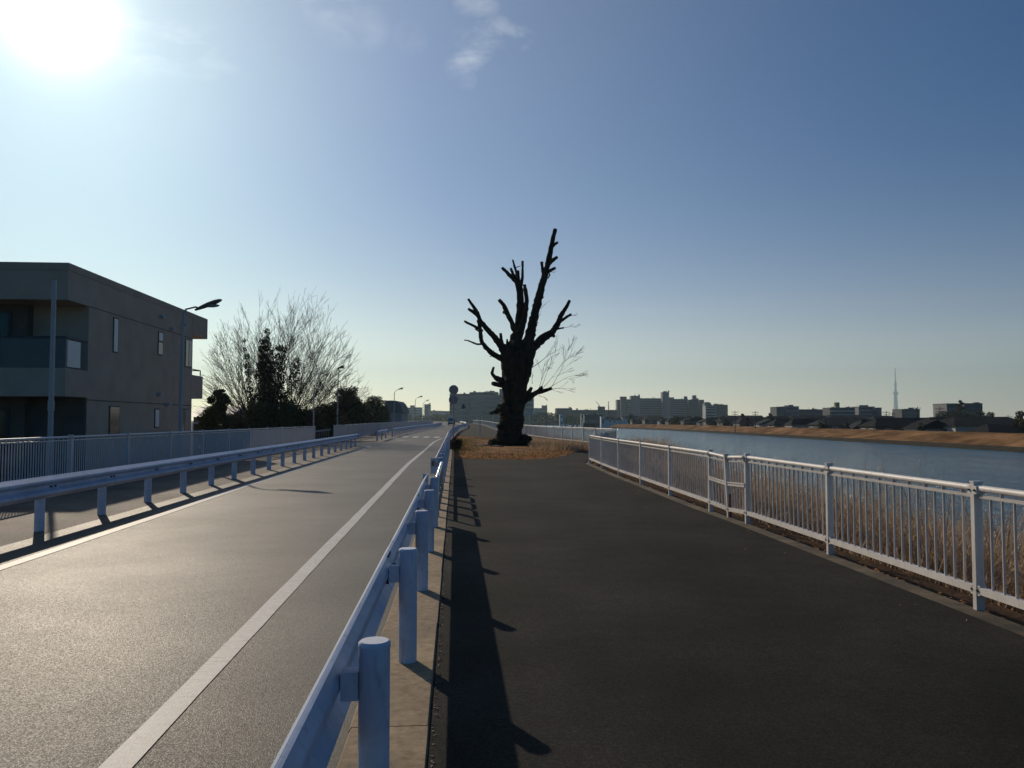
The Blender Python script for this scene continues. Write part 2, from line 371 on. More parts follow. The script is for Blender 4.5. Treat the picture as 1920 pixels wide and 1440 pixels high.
# ------------------------------------------------------------------ road frame
ref_pts = [(-40, 2.56), (0, -.29), (40, -3.14), (70, -5.28), (100, -6.75), (140, -8.0), (185, -10.7), (220, -13.8), (300, -22.5), (450, -45), (700, -97), (1000, -172)]
def hermite(xs, ys, x):
    n = len(xs)
    i = max(0, min(n - 2, int(np.searchsorted(xs, x)) - 1))
    def sl(j):
        if j == 0: return (ys[1]-ys[0])/(xs[1]-xs[0])
        if j == n-1: return (ys[-1]-ys[-2])/(xs[-1]-xs[-2])
        return (ys[j+1]-ys[j-1])/(xs[j+1]-xs[j-1])
    h = xs[i+1]-xs[i]; s_ = (x-xs[i])/h
    return ((1+2*s_)*(1-s_)**2*ys[i] + s_*(1-s_)**2*h*sl(i) + s_*s_*(3-2*s_)*ys[i+1] + s_*s_*(s_-1)*h*sl(i+1))
_xs = np.array([p[0] for p in ref_pts], float); _ys = np.array([p[1] for p in ref_pts], float)
_Y = np.concatenate([np.arange(-40, 400, 1.0), np.arange(400, 1001, 5.0)])
_X = np.array([hermite(_xs, _ys, y) for y in _Y])
_seg = np.hypot(np.diff(_X), np.diff(_Y)); _S = np.concatenate([[0], np.cumsum(_seg)])
_S -= np.interp(0.0, _Y, _S)
def zg(v): return float(np.interp(v, [60, 100, 190, 350, 2000], [0, .12, .42, .85, .95]))
def RD(u, v, z=0.0):
    e = 1.0
    x0, y0 = np.interp(v, _S, _X), np.interp(v, _S, _Y)
    x1, y1 = np.interp(v + e, _S, _X), np.interp(v + e, _S, _Y)
    xm, ym = np.interp(v - e, _S, _X), np.interp(v - e, _S, _Y)
    dx, dy = x1 - xm, y1 - ym; l = math.hypot(dx, dy); dx /= l; dy /= l
    k = u + .29
    return Vector((x0 + dy * k, y0 - dx * k, z + zg(v)))
def vs_range(a, b, step=2.0, growth=1.02):
    o = [a]; s_ = step
    while o[-1] < b - 1e-6:
        o.append(min(b, o[-1] + s_)); s_ *= growth if o[-1] > 60 else 1
    return o
def strip(mb, vlist, cols, m=0, smooth=False):
    """surface strip across the road frame; cols = functions or tuples (u,z)"""
    rows = []
    for v in vlist:
        rows.append([RD(*((c(v)[0], v, c(v)[1]) if callable(c) else (c[0], v, c[1]))) for c in cols])
    n = len(cols); vs = [p for r_ in rows for p in r_]
    fs = []
    for i in range(len(rows) - 1):
        for j in range(n - 1):
            fs.append((i*n+j, i*n+j+1, (i+1)*n+j+1, (i+1)*n+j))
    mb.add(vs, fs, m, smooth); return mb

# ------------------------------------------------------------------ right fence line (ground points)
fence_px = [(1836, 1140), (1557, 1037), (1402, 980), (1368, 968), (1333, 957), (1257, 928), (1202.5, 907), (1161, 891.6), (1129, 878), (1106, 867.5)]
FP = [gp(x, y) for x, y in fence_px]
d0 = (FP[0] - FP[1]).normalized()
FP = [FP[0] + d0 * 5.4, FP[0] + d0 * 2.7] + FP           # two bays beside and behind the camera
FB = Vector((5.87, 45.4, 0))
def uf_raw():
    pts = [(p.x * .9975 + p.y * .0711, -p.x * .0711 + p.y * .9975) for p in FP] + [(FB.x*.9975+FB.y*.0711, 44.9), (8.36, 52.2), (7.8, 57.6), (6.9, 68), (4.9, 100), (3.8, 140), (3.4, 200), (3.2, 1000)]
    return pts
_uf = uf_raw(); _ufv = np.array([p[1] for p in _uf]); _ufu = np.array([p[0] for p in _uf])
def uf(v): return float(np.interp(v, _ufv, _ufu))

# ------------------------------------------------------------------ ground, levee, water
g = MB()
g.add([(-14000, -3000, -3.6), (14000, -3000, -3.6), (14000, 14000, -3.6), (-14000, 14000, -3.6)], [(0, 1, 2, 3)])
tag(g.build('ground', MGROUND), 'flat ground reaching the horizon', kind='structure')

VL = vs_range(-30, 960, 2.0, 1.03)
lev = MB()
strip(lev, VL, [(-13.2, -3.7), (-11.2, -.3), (-8.6, -.17), (-5.5, -.17), (0, -.17), lambda v: (uf(v) - .1, -.17), lambda v: (uf(v) + .0, -.06), lambda v: (uf(v) + .55, -.12), lambda v: (uf(v) + 3.9, -1.9), lambda v: (uf(v) + 8.0, -4.0)])
tag(lev.build('levee', MSOIL), kind='structure')

wt = MB()
wY = [-60, 0, 60, 120, 200, 300, 400, 455, 490, 520, 600, 700, 780]
wv, wf = [], []
for i, y in enumerate(wY):
    xl = float(np.interp(y, _Y, _X)) + .3
    wv += [(xl if y < 500 else -160, y, -3.0), (float(np.interp(y, [0, 400, 455, 800], [74, 74, 54, 54])), y, -3.0)]
    if i: wf.append((2*i-2, 2*i-1, 2*i+1, 2*i))
wt.add(wv, wf)
tag(wt.build('river', MWATER), 'blue river with small ripples', kind='structure')

rd = MB(); strip(rd, VL, [(-5.62, -.065), (-3, -.10), (-.52, -.13)])
# apron of the side street
rd.add([RD(-5.61, 49, -.062), RD(-5.61, 59, -.062), RD(-9.5, 57, -.062), RD(-9.5, 51, -.062)], [(0, 1, 2, 3)])
tag(rd.build('road', MROAD), kind='structure')
# white lines
ln = MB()
def zr(u): return float(np.interp(u, [-5.62, -3, -.52], [-.065, -.10, -.13])) + .005
def uR(v): return float(np.interp(v, [0, 6, 30, 60, 70, 85, 2000], [-1.55, -1.58, -1.72, -1.5, -1.15, -.95, -.95]))
def uL(v): return float(np.interp(v, [0, 8, 14, 20, 60, 2000], [-4.80, -4.82, -4.88, -5.0, -5.12, -5.12]))
for a_, b_, f_, w_ in ((-10, 70, uR, .075), (80, 500, uR, .075), (-10, 49, uL, .075), (84, 500, uL, .07)):
    vl = vs_range(a_, b_, .5 if b_ < 100 else 3, 1.02)
    jit = {round(v, 3): (random.uniform(-.004, .004), random.uniform(-.004, .004)) for v in vl}
    strip(ln, vl, [lambda v: (f_(v) - w_ + jit[round(v, 3)][0], zr(f_(v) - w_)), lambda v: (f_(v) + w_ + jit[round(v, 3)][1], zr(f_(v) + w_))])
tag(ln.build('road_line', MLINE), kind='structure')
cr = MB()
for k in range(5):                                   # crossing bars
    u0 = -4.9 + k * .98
    strip(cr, [72.5, 74.5, 76.5], [(u0, zr(u0)), (u0 + .5, zr(u0 + .5))])
for u0, v0, u1, v1 in ((-4.6, 63.5, -3.9, 64.3), (-6.3, 66, -5.3, 66.8), (-2.9, 92, -1.4, 92.5), (-3.2, 104, -1.4, 104.6)):
    cr.add([RD(u0, v0, zr(u0)), RD(u1, v0, zr(u1)), RD(u1, v1, zr(u1)), RD(u0, v1, zr(u0))], [(0, 1, 2, 3)])
tag(cr.build('crossing_marking', MLINE), kind='structure')
# kerb
kb = MB()
kz = .004
prof = [(-.52, -.16), (-.515, -.02), (-.50, kz), (-.13, kz), (-.115, -.02)]
v = -8.0
while v < 150:
    L_ = 1.99
    dz = random.uniform(-.002, .002); du = random.uniform(-.003, .003)
    strip(kb, [v, v + 1.998], [(p[0] + du, p[1] + dz) for p in prof])
    v += 2.0
strip(kb, vs_range(150, 900, 3, 1.03), prof)
tag(kb.build('kerb', MKERB), kind='structure')
pa = MB(); strip(pa, VL, [(-.112, .0), (-.02, 0), (1.5, 0), lambda v: (uf(v) - .22, 0), lambda v: (uf(v) - .2, -.03), lambda v: (uf(v) - .19, -.1)])
tag(pa.build('footpath', MPATH), kind='structure')
ed = MB(); strip(ed, [x for x in VL if x < 400], [lambda v: (uf(v) - .185, -.02), lambda v: (uf(v) + .0, -.012), lambda v: (uf(v) + .02, -.09)])
tag(ed.build('path_edging', mat('edging_concrete', (0.06, 0.05, 0.033), .9, var=.2, vscale=4, bump=.006, bscale=30, col2=(0.16, 0.12, 0.07), var2=.5, v2scale=.9)), kind='structure')
ls = MB(); strip(ls, [x for x in VL if x < 49] + [49], [(-5.62, -.064), (-7, -.05), (-8.5, -.05), (-8.5, -.17)])
strip(ls, vs_range(60, 900, 3, 1.03), [(-5.62, -.064), (-7, -.05), (-8.5, -.05), (-8.5, -.17)])
tag(ls.build('pavement', MSIDE), kind='structure')

# island of soil and leaves round the tree
isl = [RD(.02, 31), Vector((-.6, 30.9, 0)), Vector((.5, 30.6, 0)), Vector((1.5, 31.4, 0)), Vector((2.3, 34, 0)), Vector((2.9, 37.5, 0)), Vector((4.0, 40.5, 0)), Vector((4.1, 43, 0)),
       Vector((3.2, 48, 0)), Vector((1.8, 55, 0)), Vector((-.6, 62, 0)), Vector((-3.0, 69, 0)), RD(.05, 74), RD(.02, 65), RD(.02, 55), RD(.02, 45), RD(.02, 38)]
ib = MB(); c0 = Vector((-.2, 44, .10))
N1 = len(isl); ring = [Vector((p.x, p.y, .004)) for p in isl]; ring2 = [p.lerp(c0, .35) + Vector((0, 0, .05)) for p in ring]; ring3 = [p.lerp(c0, .7) + Vector((0, 0, .07)) for p in ring]
ib.add(ring + ring2 + ring3 + [c0], [(i, (i+1) % N1, N1+(i+1) % N1, N1+i) for i in range(N1)] + [(N1+i, N1+(i+1) % N1, 2*N1+(i+1) % N1, 2*N1+i) for i in range(N1)] + [(2*N1+i, 2*N1+(i+1) % N1, 3*N1) for i in range(N1)], smooth=True)
tag(ib.build('soil_island', MLITTER), kind='structure')

# far bank of the river
def far_bank(name, line, out_w=8.0, top=-.65, back=True):
    mb = MB(); rows = []
    for i, p in enumerate(line):
        a = Vector(line[max(0, i-1)]); c = Vector(line[min(len(line)-1, i+1)]); d = (c - a).normalized()
        n = Vector((d.y, -d.x)); P = Vector(p)
        w1 = random.uniform(-.3, .3)
        rows.append([(P.x + n.x*o, P.y + n.y*o, z) for o, z in ((-1.2, -3.3), (.6 + w1, -2.75), (2.1 + w1, -2.35), (5.2, -1.45 + w1 * .3), (out_w, top), (out_w + 4.0, top + .02), (out_w + 6.5, top - 1.5), (out_w + 11, -3.65))])
    n_ = 8; vs = [q for r_ in rows for q in r_]
    for i in range(len(rows)-1):
        for j in range(n_-1):
            mb.add([vs[i*n_+j], vs[i*n_+j+1], vs[(i+1)*n_+j+1], vs[(i+1)*n_+j]], [(0, 1, 2, 3)], 0 if j > 0 + (j == 1) else 1)
    o = mb.build(name, [MGRASSB, MMUD]); return tag(o, kind='structure')
ys_ = np.arange(-60, 440, 6.0)
far_bank('far_bank', [(float(np.interp(y, [-60, 110, 200, 320, 400, 440], [72, 71.5, 71, 71, 66, 58])), float(y)) for y in ys_] + [(55, 446), (52.5, 452)])
far_bank('far_bank', [(float(x), float(np.interp(x, [-180, -60, 10, 45], [600, 690, 745, 752]))) for x in np.arange(45, -180, -9.0)][::-1], 8, .1)

# ------------------------------------------------------------------ guard rails
BP = [(-.010, .170), (0, .175), (.005, .166), (.036, .116), (.041, .106), (.041, .078), (.038, .068), (.008, .030), (.004, .020), (.004, -.020), (.008, -.030), (.038, -.068), (.041, -.078), (.041, -.106), (.036, -.116), (.005, -.166), (0, -.175)]
def beam(mb, v0, v1, u_back, side, zc, step=1.0, deep=1.0):
    """W beam; its back plane at u_back, bulging towards `side` (+1/-1 in u)"""
    vl = vs_range(v0, v1, step, 1.01)
    loop = [(n * deep, z * .9) for n, z in BP] + [(n * deep - .006, z * .9) for n, z in reversed(BP)]
    rows = [[RD(u_back + side * n, v, zc + z) for n, z in loop] for v in vl]
    n_ = len(loop); vs = [p for r_ in rows for p in r_]; fs = []
    for i in range(len(rows)-1):
        for j in range(n_):
            j2 = (j+1) % n_; fs.append((i*n_+j, i*n_+j2, (i+1)*n_+j2, (i+1)*n_+j))
    fs.append(tuple(range(n_))); fs.append(tuple(reversed(range((len(rows)-1)*n_, len(rows)*n_))))
    return mb.add(vs, fs)
def guard_post(parent, u, v, z0, z1, r=.057, slot=True):
    p = RD(u, v, 0); zb = z0 - .06
    b_ = MB(); zt = z1 + zg(v)
    n = 20 if v < 40 else 10
    b_.tube([(p.x, p.y, zb + zg(v)), (p.x, p.y, zt - .016), ], r, n, cap=False)
    b_.tube([(p.x, p.y, zt - .020), (p.x, p.y, zt - .008), (p.x, p.y, zt)], [r * 1.04, r * 1.04, r * .9], n)
    o = b_.build('post', MPOST, parent)
    return o
def bracket(parent, ub, up, v, zc, bolts):
    s_ = 1 if up > ub else -1
    b_ = MB(); b_.fbox(RD, (min(ub, up), v - .035, zc - .05), (max(ub, up), v + .035, zc + .05))
    o = b_.build('bracket', MPOST, parent)
    if bolts:
        for dz in (.03, -.03):
            k = MB(); k.tube([RD(up + s_ * .057, v, zc + dz), RD(up + s_ * .085, v, zc + dz)], .012, 6, smooth=False); k.build('bolt', MDARK, o)
ZB_R = .545           # centre height of the right beams
def right_rail(name, label, posts, v0, v1, sect=4.2, end=False):
    root = empty(name, RD(-.29, v0, 0), label, 'guardrail', 'steel guardrails along the road')
    v = v0
    while v < v1 - .01:
        vb = min(v1, v + sect); mb = MB()
        beam(mb, v - (.0 if v == v0 else .08), vb, -.41 - (.003 if int((v - v0) / sect) % 2 else 0), -1, ZB_R, .7 if v < 60 else 3)
        bo = mb.build('beam', MRAIL, root); v = vb
        if v < 30 and v < v1 - .1:
            for dv in (-.16, -.06):
                for zz, un in ((.085, -.445), (-.085, -.445), (.0, -.41)):
                    k = MB(); k.tube([RD(un - .003, v + dv, ZB_R + zz), RD(un + .024, v + dv, ZB_R + zz)], .016, 6, smooth=False); k.build('bolt', MDARK, bo)
        if v > 60: sect = 20
    for pv in posts:
        guard_post(root, -.29, pv, 0, .70)
        bracket(root, -.407, -.345, pv, ZB_R, pv < 30)
    return root
P_R = [2.96 + 2.1 * k for k in range(-2, 5)]
rr = right_rail('guardrail', 'silver-blue guardrail with round posts nearest the camera beside the dark footpath', P_R, -3.0, 12.1)
P_R2 = [17.4 + 2.15 * k for k in range(0, 40)]
P_R2 += [P_R2[-1] + 4 * (k + 1) for k in range(24)]
rr2 = right_rail('guardrail', 'long silver-blue guardrail curving away past the pollarded tree into the distance', P_R2, 16.9, 230)
ep = MB(); ep.fbox(RD, (-.505, 16.86, ZB_R - .165), (-.395, 16.895, ZB_R + .165)); ep.build('end_plate', MPOST, rr2)
rf = MB(); rf.fbox(RD, (-.485, 16.845, ZB_R + .0), (-.425, 16.862, ZB_R + .10)); rf.build('reflector', mat('orange_reflector', (0.42, 0.13, 0.05), .3), rr2)
ep = MB(); ep.fbox(RD, (-.48, 12.1, ZB_R - .155), (-.40, 12.13, ZB_R + .155)); ep.build('end_plate', MPOST, rr)

# tube hoops standing in the gap between the two right rails
ords = ['nearest', 'second nearest', 'second farthest', 'farthest']
for k in range(4):
    va = 12.55 + k * 1.08; vb = va + .94; hz = .62; r_ = .03
    root = empty('hoop_barrier', RD(-.27, (va + vb) / 2, 0), ords[k] + ' of the four galvanised tube hoops filling the gap between guardrails', 'hoop barrier', 'tube hoops in the guardrail gap')
    pts = [RD(-.27, va, -.05), RD(-.27, va, hz - .10), RD(-.27, va + .03, hz - .03), RD(-.27, va + .10, hz), RD(-.27, vb - .10, hz), RD(-.27, vb - .03, hz - .03), RD(-.27, vb, hz - .10), RD(-.27, vb, -.05)]
    mb = MB(); mb.tube(pts, r_, 10); mb.build('hoop', MZINC, root)
    mb = MB(); mb.tube([RD(-.27, va + .02, .29), RD(-.27, vb - .02, .29)], r_ * .8, 8); mb.build('crossbar', MZINC, root)

# left rails
def left_rail(label, posts, v0, v1, sect=4.0, wide_ends=False):
    root = empty('guardrail', RD(-5.83, v0, -.08), label, 'guardrail', 'steel guardrails along the road')
    v = v0
    while v < v1 - .01:
        vb = min(v1, v + sect); mb = MB()
        beam(mb, v - (.0 if v == v0 else .08), vb, -5.77 + (.003 if int((v - v0) / sect) % 2 else 0), 1, .555, 1.0 if v < 60 else 3, 2.0)
        mb.build('beam', MRAIL, root); v = vb
        if v > 60: sect = 20
    for pv in posts:
        guard_post(root, -5.85, pv, -.08, .66, r=.066)
        s_ = MB(); s_.fbox(RD, (-5.80, pv - .035, .505), (-5.773, pv + .035, .605)); s_.build('bracket', MPOST, root)
        if pv < 30:
            for dv in (.10, .22):
                k = MB(); k.tube([RD(-5.765, pv + dv, .555), RD(-5.735, pv + dv, .555)], .014, 6, smooth=False); k.build('bolt', MDARK, root)
    e = MB(); e.fbox(RD, (-5.79, v1, .555 - .165), (-5.67, v1 + .02, .555 + .165)); e.build('end_plate', MPOST, root)
    return root
left_rail('pale blue guardrail on the left of the road, ending at the side street', [5.8 + 2 * k for k in range(22)] , 1.0, 48.4)
left_rail('very short guardrail with three posts standing alone by the side street', [61.5, 65, 68.5], 60.8, 69.2)
left_rail('long left guardrail beyond the side street, curving off with the road', [74.6, 75.2] + [77.5 + 2.2 * k for k in range(50)], 74.5, 190)

# ------------------------------------------------------------------ baluster fences
def fr_seg(a, b):
    """frame along the segment a->b: x along, y to the left of travel, z up from local ground"""
    a = Vector(a); b = Vector(b); d = (b - a); L_ = d.length; d = d / L_; n = Vector((-d.y, d.x, 0)).normalized()
    return (lambda s, t_, z: a + d * s + n * t_ + Vector((0, 0, z))), L_
def baluster_bay(root, a, b, mt, z_top, z_bot, pitch, dtop=.055, bw=.010, bd=.019, tilt=0.0, drop=(0, 0), far=False, midrail=False):
    fr, L_ = fr_seg(a, b)
    f2 = lambda s, t_, z: fr(s, t_ + tilt * z, z + drop[0] + (drop[1] - drop[0]) * s / L_)
    tr = MB(); tr.tube([f2(.03, 0, z_top), f2(L_ - .03, 0, z_top)], dtop / 2, 12 if not far else 6)
    tr.build('top_rail', mt, root)
    br = MB(); br.fbox(f2, (.03, -.030, z_bot - .028), (L_ - .03, .030, z_bot + .028)); br.build('bottom_rail', mt, root)
    pn = MB()
    pn.fbox(f2, (.035, -.014, z_top - .075), (L_ - .035, .014, z_top - .05))
    n = max(2, int(round((L_ - .08) / pitch)))
    for k in range(1, n):
        s = .04 + (L_ - .08) * k / n
        pn.fbox(f2, (s - bw / 2, -bd / 2, z_bot + .026), (s + bw / 2, bd / 2, z_top - .072))
    if not far:
        for k in range(1, n, 2):
            s = .04 + (L_ - .08) * k / n
            pn.fbox(f2, (s - .004, -.016, z_top - .052), (s + .004, .016, z_top - .02), 0)
    if midrail:
        mr_ = MB(); mr_.fbox(f2, (.01, .014, .515), (L_ - .01, .030, .545)); mr_.fbox(f2, (.01, .014, .555), (L_ - .01, .034, .575)); mr_.build('middle_rail', mt, root)
    pn.build('baluster_panel', MBAL if mt is MFENCE else mt, root)
    # small clamps at the ends
    if not far:
        for s in (.035, L_ - .035):
            for zz, hw, up_, dn in ((z_top - .015, .034, .035, .03), (z_bot, .028, .04, .04)):
                cl = MB(); cl.fbox(f2, (s - .022, -hw - .002, zz - dn), (s + .022, hw + .002, zz + up_)); o = cl.build('clamp', mt, root)
                for sg_ in (-1, 1):
                    bl = MB(); bl.tube([f2(s, sg_ * hw, zz), f2(s, sg_ * (hw + .013), zz)], .010, 6, smooth=False); bl.build('bolt', MDARK, o)
def fence_post(root, a, b, mt, h, w=.05, d=.09, lean=0.0, zb=-.12, name='post'):
    fr, L_ = fr_seg(a, b); mb = MB()
    f2 = lambda s, t_, z: fr(s, t_ + lean * z, z)
    mb.fbox(f2, (-w/2, -d/2, zb), (w/2, d/2, h)); mb.fbox(f2, (-w/2 - .004, -d/2 - .004, h), (w/2 + .004, d/2 + .004, h + .012))
    return mb.build(name, mt, root)

zt_, zb_ = .955, .145
fr1 = empty('railing', FP[0], 'near white riverside railing of vertical bars along the right edge of the path', 'railing', 'white railings beside the river')
for i in range(len(FP)):
    dv = random.uniform(-.012, .012)
    if i == 5:
        fence_post(fr1, FP[i], FP[i+1], MFENCE, .965, w=.05, d=.07, lean=.05)
        mb = MB(); a = FP[5]; mb.tube([(a.x, a.y - .05, -.1), (a.x + .01, a.y - .04, .35)], .022, 8); mb.build('rusty_stub', MRUST, fr1)
    else:
        nx = FP[i+1] if i < len(FP)-1 else FP[i] + (FP[i] - FP[i-1])
        fence_post(fr1, FP[i], nx, MFENCE, 1.0 + dv * .3, w=.045, d=.07)
    if i < len(FP) - 1:
        k = i in (4, 5)
        dr = (0, -.035) if i == 4 else ((-.035, 0) if i == 5 else (0, 0))
        baluster_bay(fr1, FP[i], FP[i+1], MFENCE, zt_, zb_, .135 if not k else .12, drop=dr, tilt=(.03 if k else 0), midrail=k)
tag(fr1, 'near white riverside railing with one dented bay, along the right of the dark path')
# return that opens the path outwards
fr2 = empty('railing', FP[-1], 'shaded white railing set back at an angle where the path widens by the river', 'railing', 'white railings beside the river')
A_ = FP[-1]; nseg = 6
A2 = A_ + Vector((.02, .05, 0))
for i in range(nseg):
    a = A2.lerp(FB, i / nseg); b_ = A2.lerp(FB, (i+1) / nseg)
    baluster_bay(fr2, a, b_, MFENCE, .94, .13, .10, far=True)
    fence_post(fr2, b_, b_ + (b_ - a), MFENCE, .97)
# far railing that follows the river side
fr3 = empty('railing', FB + Vector((-.15, .2, 0)), 'distant white railing passing behind the pollarded tree along the river', 'railing', 'white railings beside the river')
Vv = [46.0 + 2.9 * k for k in range(34)] + [144.6 + 5.5 * (k + 1) for k in range(16)]
pp = [RD(uf(v), v, 0) for v in Vv]
pp[0] = FB + Vector((-.12, .25, 0))
for i in range(len(pp)-1):
    baluster_bay(fr3, pp[i], pp[i+1], MFENCE, 1.0, .13, .13 if i < 12 else .22, far=True, dtop=.06)
    if i: fence_post(fr3, pp[i], pp[i+1], MFENCE, 1.03)
# left fences
def left_fence(label, vv, parts_far=30, h=1.17):
    root = empty('railing', RD(-8.2, vv[0], -.08), label, 'railing', 'silver railings on the left pavement')
    pp = [RD(-8.2, v, -.08) for v in vv]
    for i in range(len(pp)-1):
        baluster_bay(root, pp[i], pp[i+1], MFENCE2, h + .05, .12, .098 if vv[i] < 60 else .16, far=vv[i] > parts_far, dtop=.05, bw=.018, bd=.018)
        fence_post(root, pp[i], pp[i+1], MFENCE2, h + .09, w=.07, d=.07)
    fence_post(root, pp[-1], pp[-1]*2 - pp[-2], MFENCE2, h + .09, w=.07, d=.07)
S3 = 3.0
left_fence('silver-grey bar railing on the left pavement in front of the brown building', [4.92 * 3.0 + S3 * k for k in range(-3, 0)] + [4.92 * 3.0 + S3 * k for k in range(0, 12)] )
left_fence('silver-grey bar railing on the left beyond the side street, below the dark trees', [55.5 + 3 * k for k in range(32)] + [153 + 6 * k for k in range(12)], 0)
for lab, v_ in (('short side-street railing dropping away beside the end of the near silver railing', 48.4), ('short side-street railing beside the start of the far silver railing', 55.3)):
    root = empty('railing', RD(-8.4, v_, -.1), lab, 'railing', 'silver railings on the left pavement')
    q = [RD(-8.4 - 2.0 * k, v_ + (.2 if v_ > 50 else 0) , -.1 - .25 * k) for k in range(3)]
    for i in range(2):
        baluster_bay(root, q[i], q[i+1], MFENCE2, 1.0, .12, .12, far=True)
        fence_post(root, q[i+1], q[i+1]*2 - q[i], MFENCE2, 1.05, w=.06, d=.06, zb=-.6)

# ------------------------------------------------------------------ the brown building on the left
U0, V0, V1 = -13.0, 27.7, 40.6
ZR = 6.8
bd = empty('building', RD(U0, V0, -3.6), 'flat-roofed brown tiled building with a recessed corner balcony behind the left railing', 'building')
w_ = MB()
w_.fbox(RD, (-30, 29.3, -3.7), (U0, V1, ZR - .25))                        # main body
rw_ = MB(); rw_.fbox(RD, (-26.5, 28.9, -3.7), (-14.9, 29.297, ZR - .26)); rw_.fbox(RD, (-14.9, 29.22, -3.7), (U0 - .02, 29.297, 2.29)); rw_.build('recess_wall', mat('shade_toned_recess_tile', (.13, .10, .08), .8, var=.15, vscale=1.5), bd)  # shade of the recess put into a darker copy of the wall tile
w_.fbox(RD, (-30, V0, 5.55), (U0, 29.3, ZR - .25))                       # top band over the recess
w_.fbox(RD, (-30, V0, 2.3), (U0, 29.3, 3.25))                           # floor slab and fascia
w_.fbox(RD, (-30, V0, -3.7), (-26.5, 28.9, 6.5))
w_.build('wall', MTILE, bd)
o = MB(); o.fbox(RD, (-30.1, V0 - .02, ZR - .252), (U0 + .02, 42.9, ZR)); o.fbox(RD, (-30.1, V1, ZR - 1.05), (U0 + .02, 42.9, ZR - .252))
o.build('roof', mat('roof_parapet_tile', (0.46, 0.345, 0.25), .8, var=.1, vscale=1.5), bd)
o = MB(); o.fbox(RD, (-24, V1, 2.6), (U0, 42.3, 3.75)); rb = o.build('rear_balcony', MTILE, bd)
o = MB(); o.tube([RD(U0 - .1, V1, 4.05), RD(U0 - .1, 42.2, 4.05), RD(-16, 42.2, 4.05)], .03, 6); o.tube([RD(U0 - .1, 42.2, 3.7), RD(U0 - .1, 42.2, 4.05)], .03, 6); o.build('handrail', MTRIM, rb)
o = MB(); o.fbox(RD, (-24, V1, -3.7), (-13.9, 41.9, 2.6)); o.build('rear_wing', MTILE, bd)
# balcony panels
for k in range(4):
    u1 = U0 - .02 - k * 2.2; u0 = u1 - 2.12
    o = MB(); o.fbox(RD, (u0, V0 + .03, 3.25), (u1, V0 + .06, 4.25)); o.build('balcony_panel', MGPANEL, bd)
    o = MB(); o.fbox(RD, (u0 - .06, V0 + .0, 3.25), (u0 - .005, V0 + .09, 4.32)); o.build('balcony_post', MTRIM, bd)
o = MB(); o.fbox(RD, (-22, V0, 4.252), (U0 + .01, V0 + .09, 4.32)); o.fbox(RD, (U0 - .09, V0 + .09, 4.252), (U0, 29.3, 4.32)); o.build('handrail', MTRIM, bd)
o = MB(); o.fbox(RD, (U0 - .05, V0 + .12, 3.30), (U0 - .01, 28.75, 4.20)); p_ = o.build('frosted_panel', MFROST, bd); tag(p_, 'pale frosted balcony panel at the corner')
for k in range(3):       # sliding windows in the recess and on the ground floor
    u1 = -15.4 - k * 3.4
    for z0, z1 in ((3.3, 5.3), (-.6, 1.9)):
        o = MB(); o.fbox(RD, (u1 - 2.6, 28.86, z0), (u1, 28.897, z1)); wn = o.build('window', MTRIM, bd)
        for j in range(2):
            g_ = MB(); g_.fbox(RD, (u1 - 2.5 + j * 1.27, 28.84, z0 + .08), (u1 - 1.37 + j * 1.27, 28.858, z1 - .08)); g_.build('pane', MGLASSD, wn)
def fac(px, py):       # point on the long facade
    lo, hi = 20.0, 60.0
    for _ in range(40):
        mid = (lo + hi) / 2; P = RD(U0, mid)
        if 960 + F_PX * P.x / (P.y * cp) < px: lo = mid
        else: hi = mid
    P = RD(U0, lo); return lo, at(px, py, P.y).z
for x0, x1, y0, y1, mt_ in ((209, 216, 597, 660, MFROST), (294, 301, 623, 640, MFROST), (293.5, 301, 641, 665, MGLASSD), (345, 350, 637, 687, MGLASSD), (351, 356, 638, 688, MGPANEL), (205, 222, 763, 815, MGLASSD), (290, 297, 768, 800, MFROST), (341, 345, 768, 812, MGLASSD), (346, 352, 768, 812, MTILE)):
    va, za = fac(x0, y0); vb, zb2 = fac(x1, y1)
    o = MB(); o.fbox(RD, (U0 - .05, va - .05, zb2 - .05), (U0 + .025, vb + .05, za + .05)); wn = o.build('window', MTRIM, bd)
    o = MB(); o.fbox(RD, (U0 + .026, va, zb2), (U0 + .034, vb, za)); o.build('pane', mt_, wn)
for x0, y0 in ((297, 593), (316, 616), (295, 738), (312, 757), (340, 608)):
    va, za = fac(x0, y0)
    o = MB(); o.fbox(RD, (U0, va - .12, za - .1), (U0 + .14, va + .12, za + .05)); o.fbox(RD, (U0 + .14, va - .12, za - .06), (U0 + .2, va + .12, za + .02)); o.build('vent_hood', MPOLE, bd)
o = MB()
o.fbox(RD, (U0 + .0, 29.3, 2.2), (U0 + .012, V1, 2.24)); o.fbox(RD, (U0 + .0, 29.3, 5.53), (U0 + .012, V1, 5.56)); o.build('joint_line', MTRIM, bd)

